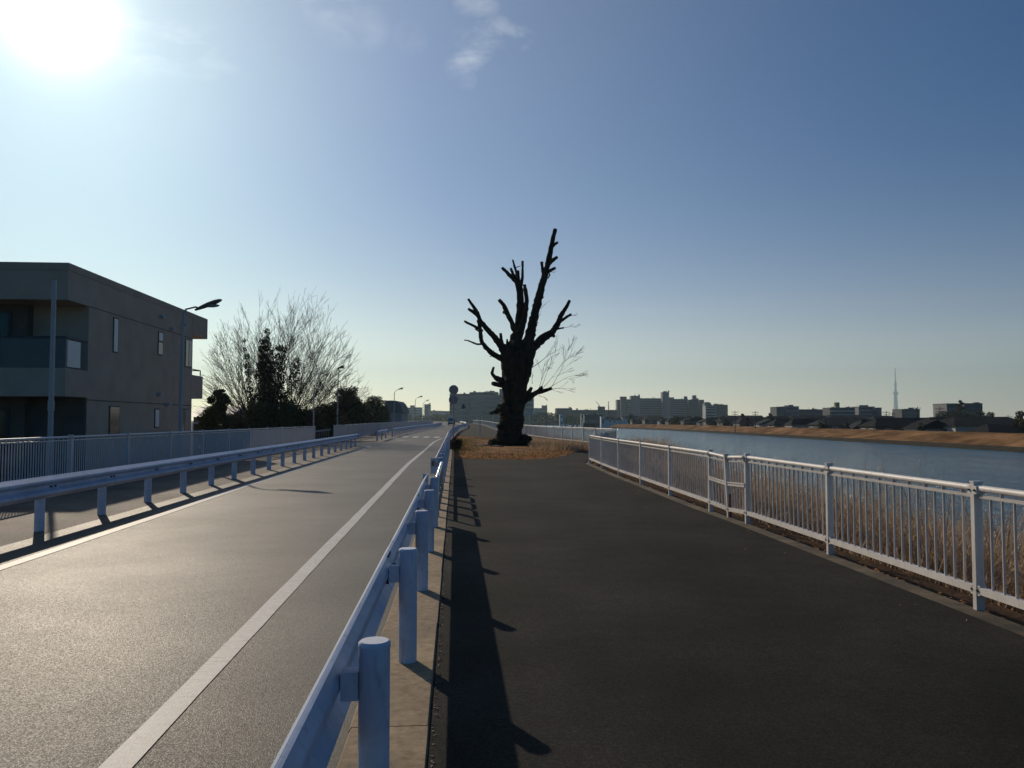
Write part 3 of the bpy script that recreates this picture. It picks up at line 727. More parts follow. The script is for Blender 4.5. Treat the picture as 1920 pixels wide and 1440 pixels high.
# ------------------------------------------------------------------ lamps, poles and signs
def lamp(label, px, L_, ytop_pole, head_px, head_y, hl=.75, base_z=-.6, thick=.075):
    P = at(px, 790, L_); base = Vector((P.x, P.y, base_z + zg(L_)))
    top = at(px, ytop_pole, L_); hd = at(head_px, head_y, L_)
    root = empty('street_lamp', base, label, 'street lamp', 'lamp posts along the left of the road')
    o = MB(); o.tube([base, base.lerp(top, .45), Vector((base.x, base.y, top.z))], [thick, thick * .85, thick * .6], 12); o.build('pole', MPOLE, root)
    dr = (hd - top); arm0 = Vector((base.x, base.y, top.z))
    o = MB(); o.tube([arm0, arm0 + Vector((dr.x * .12, 0, dr.z * .35 + .04)), arm0 + Vector((dr.x * .45, 0, dr.z * .75)), hd - Vector((hl * .35, 0, hl * .13))], [thick * .6, thick * .5, thick * .45, thick * .4], 8); o.build('arm', MPOLE, root)
    # head: flattened tapered shell
    ax = Vector((.93, 0, .37)).normalized(); c = hd
    o = MB()
    up = Vector((-.37, 0, .93)).normalized()
    rows = []
    for s, wd, ht in ((-.5, .05, .05), (-.42, .07, .06), (-.25, .13, .09), (0, .17, .11), (.25, .17, .10), (.42, .12, .07), (.5, .04, .03)):
        for k in range(10):
            an = 2 * math.pi * k / 10
            rows.append(c + ax * (s * hl * 1.1) + Vector((0, 1, 0)) * (math.cos(an) * wd) + up * (max(-.35, math.sin(an)) * ht))
    o.add(rows, [(i*10+k, i*10+(k+1) % 10, (i+1)*10+(k+1) % 10, (i+1)*10+k) for i in range(6) for k in range(10)] + [tuple(range(9, -1, -1)), tuple(range(60, 70))], smooth=True)
    h_ = o.build('lamp_head', MLAMP, root)
    o = MB(); o.sphere(c - up * .045 + ax * .06, 1, 12, 6, sz=(hl * .36, .12, .07)); o.build('lens', MLENS, h_)
lamp('street lamp with a curved arm against the brown building, nearest to the camera', 340, 29.2, 586, 391, 572, .95)
lamp('street lamp rising in front of the big bare tree and dark evergreens', 633, 69, 712, 639, 689, .7)
lamp('tall street lamp right of the grey shed, first one standing against open sky', 739, 113, 738, 751, 729, .8)
lamp('thin street lamp between the shed and the van, second against open sky', 778.5, 147, 751, 788, 744, .9)
lamp('small distant street lamp, third against open sky, just left of the hazy tower block', 793.5, 177, 758, 801, 751, .9)
lamp('smallest and most distant street lamp left of the van', 797.5, 212, 764, 805, 757, .9)
def plain_pole(label, px, Y, ytop, r, name='steel_pole'):
    b0 = at(px, 790, Y); tp = at(px, ytop, Y)
    root = empty(name, (b0.x, b0.y, -.6), label, 'pole')
    o = MB(); o.tube([(b0.x, b0.y, -.6), (b0.x, b0.y, tp.z)], [r, r * .8], 12); o.build('pole', MPOLE, root)
    o = MB(); o.tube([(b0.x, b0.y, tp.z), (b0.x, b0.y, tp.z + .03)], [r * .9, r * .7], 12); o.build('cap', MPOLE, root)
    o = MB(); o.tube([(b0.x, b0.y, tp.z * .35), (b0.x, b0.y, tp.z * .35 + .25)], r * 1.15, 12); o.build('collar', MPOLE, root)
plain_pole('thick bare grey pole standing in front of the building corner at far left', 95, 19.8, 528, .065)
plain_pole('thin grey pole in front of the dark evergreens, left of the side street', 588, 57, 725, .05)
plain_pole('short dark post left of the pollarded tree, beside the path', 900, 66, 783, .045)

sg = empty('road_sign', at(850, 836, 49.5) * 1, 'two round road signs, one above the other, seen from behind on a tall pole', 'road sign')
c0_ = at(850, 836, 49.5); sg.location = (c0_.x, c0_.y, 0)
o = MB(); o.tube([(c0_.x, c0_.y, -.05), (c0_.x, c0_.y, at(850, 723, 49.5).z)], .038, 10); o.build('pole', MPOLE, sg)
for nm, yy, rr_ in (('upper', 730.8, .295), ('lower', 749.5, .29)):
    c = at(850.5 if nm == 'upper' else 850, yy, 49.45)
    o = MB(); o.tube([(c.x, c.y + .05, c.z), (c.x, c.y + .058, c.z)], rr_, 28, smooth=False); d_ = o.build('sign_disc', MSIGN, sg)
    o = MB(); o.fbox(lambda a, b_, z: Vector((c.x + a, c.y + b_, c.z + z)), (-.2, .02, -.1), (.2, .048, -.06)); o.fbox(lambda a, b_, z: Vector((c.x + a, c.y + b_, c.z + z)), (-.2, .02, .06), (.2, .048, .1)); o.build('mounting_bar', MPOLE, d_)
def tri_sign():
    c = at(868.7, 761, 120); b0 = at(866.5, 790, 120); zb = zg(120)
    root = empty('road_sign', (b0.x, b0.y, zb), 'small triangular warning sign seen from behind at the guardrail bend', 'road sign')
    o = MB(); o.tube([(b0.x, b0.y, zb - .1), (b0.x, b0.y, c.z + .3)], .035, 8); o.build('pole', MPOLE, root)
    o = MB(); w2 = .42
    o.add([(c.x - w2, c.y, c.z - .36), (c.x + w2, c.y, c.z - .36), (c.x, c.y, c.z + .38), (c.x - w2, c.y + .01, c.z - .36), (c.x + w2, c.y + .01, c.z - .36), (c.x, c.y + .01, c.z + .38)],
          [(0, 1, 2), (5, 4, 3), (0, 3, 4, 1), (1, 4, 5, 2), (2, 5, 3, 0)])
    o.build('sign_plate', mat('sign_back_dark', (.10, .10, .11), .6), root)
tri_sign()
# marker posts on the far curve
for k, (px, yy) in enumerate(((893.5, 784), (896.5, 784), (903.5, 783.5), (924.5, 783.5))):
    b0 = at(px, 790, 232 + k * 3); zt2 = at(px, yy - 1.5, b0.y).z
    zb = zg(b0.y) - .2
    lab = ('leftmost of the thin white marker posts', 'second white marker post from the left', 'third white marker post from the left', 'white marker post closest to the pollarded tree')[k] + ' on the distant road bend'
    root = empty('marker_post', (b0.x, b0.y, zb), lab, 'marker post', 'white marker posts on the bend')
    o = MB(); o.tube([(b0.x, b0.y, zb), (b0.x, b0.y, zt2)], [.09, .08], 8); o.tube([(b0.x, b0.y, zt2), (b0.x, b0.y, zt2 + .06)], [.08, .03], 8)
    o.build('post', MFENCE, root)

# ------------------------------------------------------------------ van
def van():
    P = RD(-3.55, 187, -.12); h = math.atan2(RD(-3.55, 189)[0] - RD(-3.55, 185)[0], 4)
    root = empty('van', P, 'white boxy van driving away on the far road, seen from behind', 'van', rz=-h)
    ch, sh = math.cos(-h), math.sin(-h)
    fr = lambda a, b_, z: P + Vector((a * ch - b_ * sh, a * sh + b_ * ch, z))
    W = mat('van_white_paint', (.62, .63, .64), .3, spec=.6, var=.03, vscale=2); BK = mat('van_black_trim', (.015, .015, .016), .5)
    o = MB()
    sec = [(0.0, .35, .85, 1.0), (0.06, .32, .86, 1.62), (.25, .32, .86, 1.92), (2.6, .32, .86, 1.94), (3.4, .32, .85, 1.55), (4.2, .34, .84, 1.05), (4.35, .4, .8, .7)]
    rows = []
    for y_, zb, hw, zt in sec:
        zm = min(zt, 1.05); hw2 = hw - (zt - zm) * .12
        rows.append([fr(*p) for p in ((-hw + .05, y_, zb), (-hw, y_, zb + .1), (-hw, y_, zm), (-hw2, y_, zt - .06), (-hw2 + .1, y_, zt), (hw2 - .1, y_, zt), (hw2, y_, zt - .06), (hw, y_, zm), (hw, y_, zb + .1), (hw - .05, y_, zb))])
    n_ = 10
    o.add([p for r_ in rows for p in r_], [(i*n_+j, i*n_+(j+1) % n_, (i+1)*n_+(j+1) % n_, (i+1)*n_+j) for i in range(len(rows)-1) for j in range(n_)] + [tuple(range(n_)), tuple(reversed(range(len(rows)*n_-n_, len(rows)*n_)))], smooth=False)
    o.build('body', W, root)
    o = MB(); o.add([fr(-.76, -.005, 1.08), fr(.76, -.005, 1.08), fr(.68, .05, 1.68), fr(-.68, .05, 1.68), fr(-.76, .03, 1.08), fr(.76, .03, 1.08), fr(.68, .09, 1.68), fr(-.68, .09, 1.68)],
        [(0, 1, 2, 3), (7, 6, 5, 4), (0, 4, 5, 1), (1, 5, 6, 2), (2, 6, 7, 3), (3, 7, 4, 0)]); o.build('rear_window', MGLASSD, root)
    o = MB(); o.fbox(fr, (-.84, -.10, .28), (.84, .02, .62)); o.build('bumper', BK, root)
    o = MB(); o.fbox(fr, (-.17, -.03, .68), (.17, -.012, .84)); o.build('number_plate', MFENCE, root)
    for s in (-1, 1):
        o = MB(); o.fbox(fr, (s*.80 - .06, -.03, .72), (s*.80 + .06, .03, 1.05)); o.build('tail_light', mat('tail_light_red', (.30, .02, .015), .3), root)
        o = MB(); o.fbox(fr, (s*1.0 - .09, 3.2, 1.05), (s*1.0 + .09, 3.3, 1.32)); o.fbox(fr, (min(s*.85, s*.93), 3.22, 1.1), (max(s*.85, s*.93), 3.28, 1.15)); o.build('wing_mirror', BK, root)
        o = MB(); o.add([fr(s*.862, .5, 1.1), fr(s*.862, 3.2, 1.1), fr(s*.79, 3.0, 1.7), fr(s*.79, .5, 1.7)], [(0, 1, 2, 3)]); o.build('side_window', MGLASSD, root)
        for y_ in (.75, 3.5):
            o = MB(); o.tube([fr(s*.66, y_, .31), fr(s*.85, y_, .31)], .31, 16, smooth=False); wh = o.build('wheel', BK, root)
            o = MB(); o.tube([fr(s*.852, y_, .31), fr(s*.858, y_, .31)], .18, 10, smooth=False); o.build('rim', MZINC, wh)
van()

# ------------------------------------------------------------------ foliage helpers
def leaf_quads(centers, radii, n, size, squash=.8, hollow=.35):
    """n small leaf faces scattered through spheres"""
    centers = np.array(centers, float); radii = np.array(radii, float)
    wgt = radii ** 2; wgt /= wgt.sum()
    idx = rng.choice(len(centers), n, p=wgt)
    d = rng.normal(size=(n, 3)); d /= np.linalg.norm(d, axis=1)[:, None]
    rr_ = radii[idx] * (hollow + (1 - hollow) * rng.random(n) ** .6) * (1 + rng.normal(0, .08, n))
    c = centers[idx] + d * rr_[:, None] * np.array([1, 1, squash])
    a = rng.normal(size=(n, 3)); a /= np.linalg.norm(a, axis=1)[:, None]
    b_ = np.cross(a, rng.normal(size=(n, 3))); b_ /= np.linalg.norm(b_, axis=1)[:, None]
    s = size * rng.uniform(.6, 1.35, n)[:, None]
    v = np.stack([c - a*s*.5, c + b_*s*.28, c + a*s*.5, c - b_*s*.28], 1).reshape(-1, 3)
    return v, np.arange(n*4).reshape(-1, 4)
def bush_tree(name, label, base, top_z, rad, n, leaf, size, cat='tree', group=None, nclump=14, trunk_r=.14, squash=.8, low=.15, skew=0, trunk=True, shape='round'):
    base = Vector(base); H = top_z - base.z
    root = empty(name, base, label, cat, group)
    cs, rs = [], []
    for k in range(nclump):
        t_ = low + (1 - low) * ((k + .5) / nclump) * .86
        if shape == 'cone': prof_ = (1 - t_) ** .8 * 1.15 + .06
        elif shape == 'column': prof_ = .9
        else: prof_ = math.sin(math.pi * min(1, max(.12, t_ * .72 + .2))) ** .7
        an = k * 2.4 + random.uniform(-.5, .5); q = prof_ * rad * random.uniform(.25, .72)
        cs.append((base.x + math.cos(an) * q + skew * t_, base.y + math.sin(an) * q, base.z + H * t_)); rs.append(max(.18, rad * prof_ * random.uniform(.40, .62)))
    v_, q_ = leaf_quads(cs, rs, n, size, squash)
    if trunk:
        mb = MB(); mb.tube([base - Vector((0, 0, .1)), base + Vector((.05, 0, H * .3)), base + Vector((-.05 + skew * .4, .05, H * .62)), base + Vector((skew * .7, 0, H * .85))], [trunk_r, trunk_r * .8, trunk_r * .5, trunk_r * .15], 7)
        for k in range(0, nclump, 2):
            c = Vector(cs[k]); s0 = base + Vector((0, 0, min(H * .6, (c.z - base.z) * .55)))
            mb.tube([s0, s0.lerp(c, .55) + Vector((0, 0, -.05 * H * .3)), c], [trunk_r * .4, trunk_r * .25, trunk_r * .1], 5)
        mb.build('trunk', MBARK, root)
    np_mesh('crown', v_, q_, leaf, root)
    return root

# ------------------------------------------------------------------ the pollarded tree
TY = 44.5
rt = random.Random(3)
TB = at(962, 838, TY); TB.z = .05
tree = empty('pollarded_tree', TB, 'huge pollarded old tree with sawn-off limbs and ivied trunk on the leaf-covered island', 'tree')
def Z(zx, zy, dy=0.0):       # photo crop -> point at the tree's distance (dy = metres nearer/farther)
    px, py = 840 + zx / 3.13, 400 + zy / 3.13
    return at(px, py, TY + dy)
SC = TY / F_PX / 3.13
tb = MB(); cuts = MB()
def limb(pts, dy0=0.0, dy1=0.0, n=10, cut=True, jit=.10, sub=4):
    P, Rr = [], []
    m_ = len(pts)
    for i in range(m_ - 1):
        for k in range(sub):
            t_ = k / sub; f_ = (i + t_) / (m_ - 1)
            zx = pts[i][0] * (1-t_) + pts[i+1][0] * t_; zy = pts[i][1] * (1-t_) + pts[i+1][1] * t_; r_ = pts[i][2] * (1-t_) + pts[i+1][2] * t_
            p = Z(zx, zy, dy0 + (dy1 - dy0) * f_)
            w2 = r_ * SC * .10
            P.append(p + Vector((rt.uniform(-w2, w2), rt.uniform(-w2, w2), 0))); Rr.append(r_ * SC * rt.uniform(.94, 1.07))
    P.append(Z(pts[-1][0], pts[-1][1], dy1)); Rr.append(pts[-1][2] * SC)
    tb.tube(P, Rr, n, jit=jit, rnd=rt)
    if cut:
        d = (P[-1] - P[-2]).normalized()
        tb.tube([P[-1] - d * .01, P[-1] + d * .012], Rr[-1] * .93, n, smooth=False, m=1)
# trunk and its flare
limb([(366, 1392, 92), (364, 1360, 80), (360, 1310, 73), (364, 1250, 70), (370, 1200, 70), (378, 1140, 66), (385, 1090, 64), (391, 1030, 70), (396, 980, 77), (400, 910, 80), (404, 860, 84), (408, 825, 78), (414, 795, 60), (418, 770, 40), (420, 750, 22)], n=22, cut=False, jit=.045, sub=5)
limb([(338, 1395, 46), (326, 1330, 36), (335, 1230, 34), (348, 1100, 28)], -.3, 0, cut=False, n=12)
limb([(404, 1392, 44), (398, 1330, 32), (402, 1220, 32), (418, 1110, 28), (440, 1000, 30), (460, 900, 34)], -.2, 0, cut=False, n=12)
limb([(347, 1000, 30), (344, 900, 30), (342, 850, 28), (348, 815, 20)], .1, .1, cut=False, n=12)
limb([(455, 960, 26), (468, 880, 32), (472, 830, 34), (478, 780, 34)], -.1, -.1, cut=False, n=12)
# limbs
limb([(395, 800, 50), (402, 740, 38), (415, 680, 31), (424, 600, 26), (427, 520, 22), (421, 450, 21), (408, 402, 19)], .1, .4, cut=False, n=12)
limb([(412, 412, 15), (385, 385, 14), (360, 362, 12), (338, 338, 10), (317, 319, 9)], .4, .3)
limb([(430, 425, 10), (437, 370, 8), (438, 320, 7), (438, 281, 7)], .4, .5)
limb([(408, 400, 9), (402, 350, 8), (390, 310, 7), (380, 274, 5)], .4, .9)
limb([(398, 385, 9), (380, 352, 8), (368, 322, 7)], .3, .1)
limb([(415, 400, 10), (411, 336, 8)], .4, .2)
limb([(395, 318, 2.5), (410, 314, 2.5), (426, 309, 2)], .7, .5, n=5)
limb([(425, 700, 22), (445, 630, 18), (459, 560, 14), (461, 500, 12), (455, 455, 11), (449, 418, 9)], -.2, -.3)
limb([(455, 800, 40), (470, 760, 34), (482, 710, 30), (496, 650, 27), (510, 590, 25), (525, 530, 24), (540, 460, 22), (555, 410, 20), (570, 360, 19), (583, 310, 17), (593, 265, 16), (603, 215, 14), (616, 150, 13), (629, 92, 11)], -.2, -.6, n=12)
limb([(560, 350, 12), (553, 315, 9), (550, 284, 9)], -.4, -.5)
limb([(607, 200, 10), (625, 182, 9), (643, 171, 7)], -.5, -.8)
limb([(590, 300, 12), (612, 278, 11), (639, 257, 9)], -.5, -.2)
limb([(580, 345, 12), (603, 334, 10), (629, 321, 8)], -.5, -.9)
limb([(600, 225, 10), (612, 225, 6)], -.5, -.6)
limb([(578, 380, 5), (590, 378, 4), (598, 362, 4), (592, 350, 4)], -.5, -.4, n=6, cut=False)
limb([(543, 508, 6), (560, 491, 4)], -.4, -.6, n=6); limb([(500, 648, 6), (527, 641, 3)], -.3, -.5, n=6)
limb([(390, 690, 16), (375, 640, 14), (357, 605, 14), (341, 575, 15), (330, 545, 12), (316, 525, 11), (299, 507, 10)], -.3, -.8)
limb([(336, 575, 12), (327, 583, 9)], -.5, -.6)
limb([(345, 830, 34), (322, 790, 25), (300, 760, 20), (270, 725, 18), (240, 690, 16), (210, 655, 14), (190, 635, 13)], 0, -.9)
limb([(192, 645, 12), (182, 612, 12), (172, 585, 12), (150, 548, 9), (134, 525, 8), (119, 503, 7)], -.9, -1.1)
limb([(175, 600, 11), (150, 580, 10), (121, 561, 8)], -.9, -.6)
limb([(205, 690, 7), (165, 668, 8), (140, 655, 7), (118, 645, 7), (97, 633, 6)], -.9, -1.4)
limb([(180, 692, 5), (160, 677, 5)], -1.0, -1.1, n=6)
limb([(345, 880, 26), (318, 853, 19), (285, 838, 16), (250, 815, 15), (220, 785, 13), (198, 755, 12), (192, 715, 12), (188, 670, 11), (180, 625, 11)], .1, -.9)
limb([(200, 768, 6), (170, 768, 6), (140, 756, 5), (115, 746, 4), (96, 744, 3)], -.4, -1.2, n=6)
limb([(272, 822, 4), (266, 806, 3)], -.2, -.2, n=5); limb([(262, 835, 4), (247, 840, 3)], -.2, -.3, n=5)
limb([(325, 790, 12), (312, 750, 10), (309, 704, 8)], -.3, -.4)
limb([(350, 790, 12), (348, 760, 8), (347, 740, 5)], -.4, -.4); limb([(355, 780, 8), (366, 745, 4)], -.4, -.5)
limb([(345, 1015, 22), (310, 1008, 15), (282, 1003, 13), (262, 998, 12)], 0, -.5)
limb([(335, 985, 22), (305, 978, 18), (285, 968, 16), (268, 955, 10), (258, 940, 9), (262, 920, 8), (268, 904, 7)], -.2, -.5)
limb([(470, 830, 40), (500, 790, 28), (530, 758, 24), (565, 733, 20), (600, 710, 19), (625, 680, 17), (643, 650, 16), (655, 615, 15), (675, 580, 13), (695, 550, 11), (714, 512, 9)], 0, .6, n=12)
limb([(650, 640, 11), (680, 620, 8), (700, 606, 8), (723, 592, 7)], .4, .1)
limb([(640, 678, 8), (660, 675, 5), (679, 672, 5)], .4, .3, n=7); limb([(610, 705, 14), (625, 725, 9)], .3, .3)
limb([(510, 770, 18), (535, 735, 13), (565, 712, 11), (595, 697, 10), (620, 685, 10)], -.1, .4)
limb([(425, 1100, 34), (462, 1085, 24), (495, 1066, 17), (520, 1052, 15), (550, 1045, 13), (580, 1037, 11), (606, 1027, 9)], 0, .4)
limb([(462, 1065, 14), (480, 1040, 12), (492, 1022, 9)], .1, .1); limb([(525, 1050, 12), (540, 1030, 9), (552, 1017, 7)], .2, .3); limb([(555, 1045, 8), (551, 1018, 6)], .2, .2)
limb([(480, 960, 6), (484, 935, 4)], 0, 0, n=6)
tb.build('trunk', [MBARK, MCUT], tree)
# twigs
tw = MB()
def twig(p, d, L_, r, depth, up=.25, mb=None, rn=rt, spread=.5, n=4, minr=.004):
    mb = mb or tw; pts = [p]; rad = [r]; q = p.copy(); dd = d.normalized()
    for k in range(4):
        dd = (dd + Vector((rn.uniform(-1, 1), rn.uniform(-1, 1), rn.uniform(-1, 1))) * .14 + Vector((0, 0, up * .12))).normalized()
        q = q + dd * (L_ / 4); pts.append(q.copy()); rad.append(max(minr, r * (1 - .18 * (k+1))))
    mb.tube(pts, rad, n, cap=False)
    if depth > 0:
        for k in range(rn.choice((2, 3, 3))):
            i = rn.choice((2, 3, 4, 4)); a = Vector((rn.uniform(-1, 1), rn.uniform(-1, 1), rn.uniform(-1, 1))) * spread
            twig(pts[i], (dd + a).normalized(), L_ * rn.uniform(.55, .8), max(minr, rad[i] * .7), depth - 1, up, mb, rn, spread, max(3, n-1), minr)
for zx, zy, dx, dz, L_, dep in ((548, 1020, .35, .9, 1.5, 3), (530, 1035, .2, 1, 1.3, 3), (560, 1020, .8, .8, 1.7, 3), (600, 1020, .8, .55, 1.5, 3), (606, 1025, .35, .9, 1.7, 3), (610, 1030, .9, .15, .9, 2), (606, 1030, .7, -.35, .5, 1),
                                (490, 905, .7, .55, 1.6, 1), (488, 910, .75, .45, 1.4, 1), (720, 600, .6, .1, .4, 1), (680, 672, .7, .1, .5, 2), (545, 560, .5, .8, .5, 1), (600, 345, .8, .1, .25, 1), (495, 1000, .05, 1, .5, 1), (300, 1090, -.5, .5, .7, 2), (520, 620, .5, .7, .5, 1), (450, 640, -.1, 1, .5, 1), (530, 1070, .5, -.2, .4, 2)):
    tw = MB(); p = Z(zx, zy, .1); twig(p, Vector((dx, rt.uniform(-.3, .3), dz * .8)), L_ * .82, .014, dep, up=.02, minr=.0065, spread=.38); tw.build('twig', MTWIG, tree)
cs = [(300, 1150, 20), (285, 1165, 18), (258, 1172, 14), (305, 1130, 14), (320, 1180, 16), (432, 1250, 12), (433, 1180, 8), (295, 1250, 12), (298, 1340, 20), (300, 1300, 14), (428, 1320, 10), (330, 1240, 26), (400, 1300, 30), (360, 1350, 40), (445, 1130, 9), (478, 1040, 10)]
v_, q_ = leaf_quads([Z(a, b_, -.45) for a, b_, r_ in cs], [r_ * SC for a, b_, r_ in cs], 2600, .10)
np_mesh('ivy', v_, q_, MIVY, tree)
bush_tree('shrub', 'dark rounded shrub pressed against the right foot of the pollarded tree', at(985, 838, 44.1).to_tuple()[:2] + (.0,), at(985, 814, 44.1).z, .42, 2600, MIVY, .09, 'shrub', nclump=8, trunk_r=.03)
bush_tree('shrub', 'low dark shrub at the left foot of the pollarded tree', at(924, 838, 43.6).to_tuple()[:2] + (.0,), at(924, 824, 43.6).z, .30, 1200, MIVY, .08, 'shrub', nclump=6, trunk_r=.02)
bush_tree('weed_clump', 'dark green weeds at the foot of the round road signs', (-2.78, 39.5, 0), .62, .34, 1500, MLEAF2, .09, 'weeds', nclump=7, trunk_r=.02, trunk=False)
# boulders round its foot
for k, (px, yy, s_) in enumerate(((914, 839, .34), (905, 838.5, .26), (932, 841, .30), (896, 838, .2))):
    p = gp(px, yy, .03); mb = MB(); mb.sphere((0, 0, 0), 1, 14, 9)
    vs = []
    for q in mb.v:
        n_ = 1 + .16 * math.sin(q[0]*5 + k) * math.cos(q[1]*4 + k*2) + .1 * math.sin(q[2]*7 + k)
        vs.append((p.x + q[0]*s_*1.5*n_, p.y + q[1]*s_*n_, .07 + q[2]*s_*.42*n_))
    mb.v = vs
    lab = ('largest flat dark stone left of the pollarded trunk', 'middle-sized stone between two others left of the trunk', 'flat stone in front of the trunk of the pollarded tree', 'leftmost and smallest stone by the pollarded tree')[k]
    tag(mb.build('stone', mat('dark_stone', (.05, .045, .04), .9, var=.3, vscale=5, bump=.02, bscale=9)), lab, 'stone', 'stones round the foot of the pollarded tree')

# ------------------------------------------------------------------ leaf litter, grass tufts
def inside(P, poly):
    c = False; n_ = len(poly); x, y = P
    for i in range(n_):
        a, b_ = poly[i], poly[i-1]
        if (a.y > y) != (b_.y > y) and x < (b_.x - a.x) * (y - a.y) / (b_.y - a.y) + a.x: c = not c
    return c
pts = []
while len(pts) < 9000:
    x, y = random.uniform(-6, 4.3), 30 + 44 * random.random() ** 1.6
    if inside((x, y), isl): pts.append((x, y, .03 + random.random() * .07))
P = np.array(pts); n = len(P)
def flat_leaves(P, size):
    n = len(P); a = rng.normal(size=(n, 3)) * [1, 1, .35]; a /= np.linalg.norm(a, axis=1)[:, None]
    b_ = np.cross(a, np.array([0, 0, 1.0]) + rng.normal(size=(n, 3)) * .35); b_ /= np.linalg.norm(b_, axis=1)[:, None]
    s = size * rng.uniform(.6, 1.3, n)[:, None]
    return np.stack([P - a*s*.5, P + b_*s*.4, P + a*s*.5, P - b_*s*.4], 1).reshape(-1, 3), np.arange(n*4).reshape(-1, 4)
v_, q_ = flat_leaves(P, .10)
tag(np_mesh('fallen_leaves', v_, q_, MLEAFL), 'orange-brown fallen leaves covering the soil round the pollarded tree', 'fallen leaves', kind='stuff')
def blades(P, h, wd, lean, bend=.35, dirx=0.0):
    """curved tapering blades: three segments each"""
    n = len(P); an = rng.uniform(0, 2*np.pi, n); D = np.stack([np.cos(an) + dirx, np.sin(an), np.zeros(n)], 1)
    H = h * rng.uniform(.55, 1.15, n) if np.isscalar(h) else h
    ln_ = lean * rng.uniform(.2, 1.4, n)
    sd_ = np.stack([-np.sin(an + rng.uniform(-1, 1, n)), np.cos(an), np.zeros(n)], 1); sd_ /= np.linalg.norm(sd_, axis=1)[:, None]
    W_ = (wd * rng.uniform(.6, 1.4, n)) if np.isscalar(wd) else wd
    V = []
    for t_, ww in ((0, 1), (.4, .85), (.75, .55), (1.0, .12)):
        c = P + D * (ln_ * H * (t_ ** 2))[:, None] + np.array([0, 0, 1.0]) * (H * (t_ - bend * ln_ * t_ ** 3))[:, None]
        V += [c - sd_ * (W_ * ww / 2)[:, None], c + sd_ * (W_ * ww / 2)[:, None]]
    V = np.stack(V, 1).reshape(-1, 3); base = np.arange(n)[:, None] * 8
    Q = np.concatenate([base + np.array([[0, 1, 3, 2]]), base + np.array([[2, 3, 5, 4]]), base + np.array([[4, 5, 7, 6]])], 0)
    return V, Q
def scatter_poly(n, x0, x1, y0, y1, poly, keep=None):
    o = []
    while len(o) < n:
        x, y = random.uniform(x0, x1), random.uniform(y0, y1)
        if inside((x, y), poly) and (keep is None or keep(x, y)): o.append((x, y, .03))
    return np.array(o)
P = np.concatenate([scatter_poly(3200, -6, -.9, 37, 62, isl), scatter_poly(500, -4, 3.5, 31, 38, isl)])
v_, q_ = blades(P, .16, .02, .5)
tag(np_mesh('green_grass', v_, q_, MGRASSG), 'low green grass behind the leaf litter left of the pollarded tree', 'grass', kind='stuff')
P = scatter_poly(3000, .9, 4.3, 38, 56, isl)
v_, q_ = blades(P, .42, .018, .6)
tag(np_mesh('dry_grass', v_, q_, [MREED]), 'tufts of dry brown grass right of the pollarded tree', 'dry grass', kind='stuff')
P = []
for k in range(45):
    v = 3 + 27 * random.random(); uu = uf(v) - .3 - abs(random.gauss(0, .5)) if k < 38 else random.uniform(.2, 3.8)
    P.append(tuple(RD(uu, v, .006)))
v_, q_ = flat_leaves(np.array(P), .028)
tag(np_mesh('scattered_leaves', v_, q_, [MLEAFL]), 'few dry leaves scattered over the dark footpath', 'fallen leaves', kind='stuff')
# a thin line of weeds and leaves along the railing foot
P = []
for k in range(2600):
    v = random.uniform(2, 60); P.append(tuple(RD(uf(v) - .12 + abs(random.gauss(0, .22)), v, -.03)))
v_, q_ = flat_leaves(np.array(P), .05)
tag(np_mesh('edge_litter', v_, q_, [MLEAFL]), 'brown leaf litter along the foot of the near white railing', 'leaf litter', kind='stuff')
P = []
for k in range(1500):
    v = random.uniform(-2, 30); P.append(tuple(RD(-.105 + abs(random.gauss(0, .012)), v, .004)))
v_, q_ = flat_leaves(np.array(P), .013)
tag(np_mesh('kerb_grit', v_, q_, [mat('pale_grit', (.24, .2, .15), .8)]), 'pale grit lying in the joint between kerb and path', 'grit', kind='stuff')

# ------------------------------------------------------------------ reeds on the river bank
def bank_z(k):  # height of the levee slope k metres beyond the railing
    return float(np.interp(k, [0, .55, 3.9, 8.0], [-.06, -.12, -1.9, -4.0]))
PN, HN, WN = [], [], []
for k in range(85000):
    v = 2 + 44 * random.random() ** 1.25; kk = .55 + 5.6 * random.random() ** .8
    if v > 2: PN.append(tuple(RD(uf(v) + kk, v, bank_z(kk)))); HN.append((.35 + 1.35 * min(1, kk / 2.4)) * random.uniform(.45, 1.12) * (1 + .28 * math.sin(v * 1.9 + kk * 1.3) * math.cos(kk * 2.3 - v * .7))); WN.append(random.uniform(.008, .017) * (1 + v / 30))
v_, q_ = blades(np.array(PN), np.array(HN), np.array(WN), .85)
mi = (rng.random(len(PN)) < .15).astype(int); mi = np.concatenate([mi, mi, mi])
tag(np_mesh('reeds', v_, q_, [MREED, MREED2], midx=mi), 'dense dry reddish-brown reeds on the bank behind the near white railing', 'reeds', kind='stuff')
PN, HN, WN = [], [], []
for k in range(22000):
    v = 40 + 150 * random.random() ** 1.3; kk = .6 + 5.6 * random.random()
    PN.append(tuple(RD(uf(v) + kk, v, bank_z(kk)))); HN.append((.3 + 1.0 * min(1, kk / 2.2)) * random.uniform(.5, 1.15)); WN.append(random.uniform(.02, .04) * (1 + v / 120))
v_, q_ = blades(np.array(PN), np.array(HN), np.array(WN), .5)
tag(np_mesh('reeds', v_, q_, [MREED]), 'distant dry reeds on the bank beyond the railing corner', 'reeds', kind='stuff')

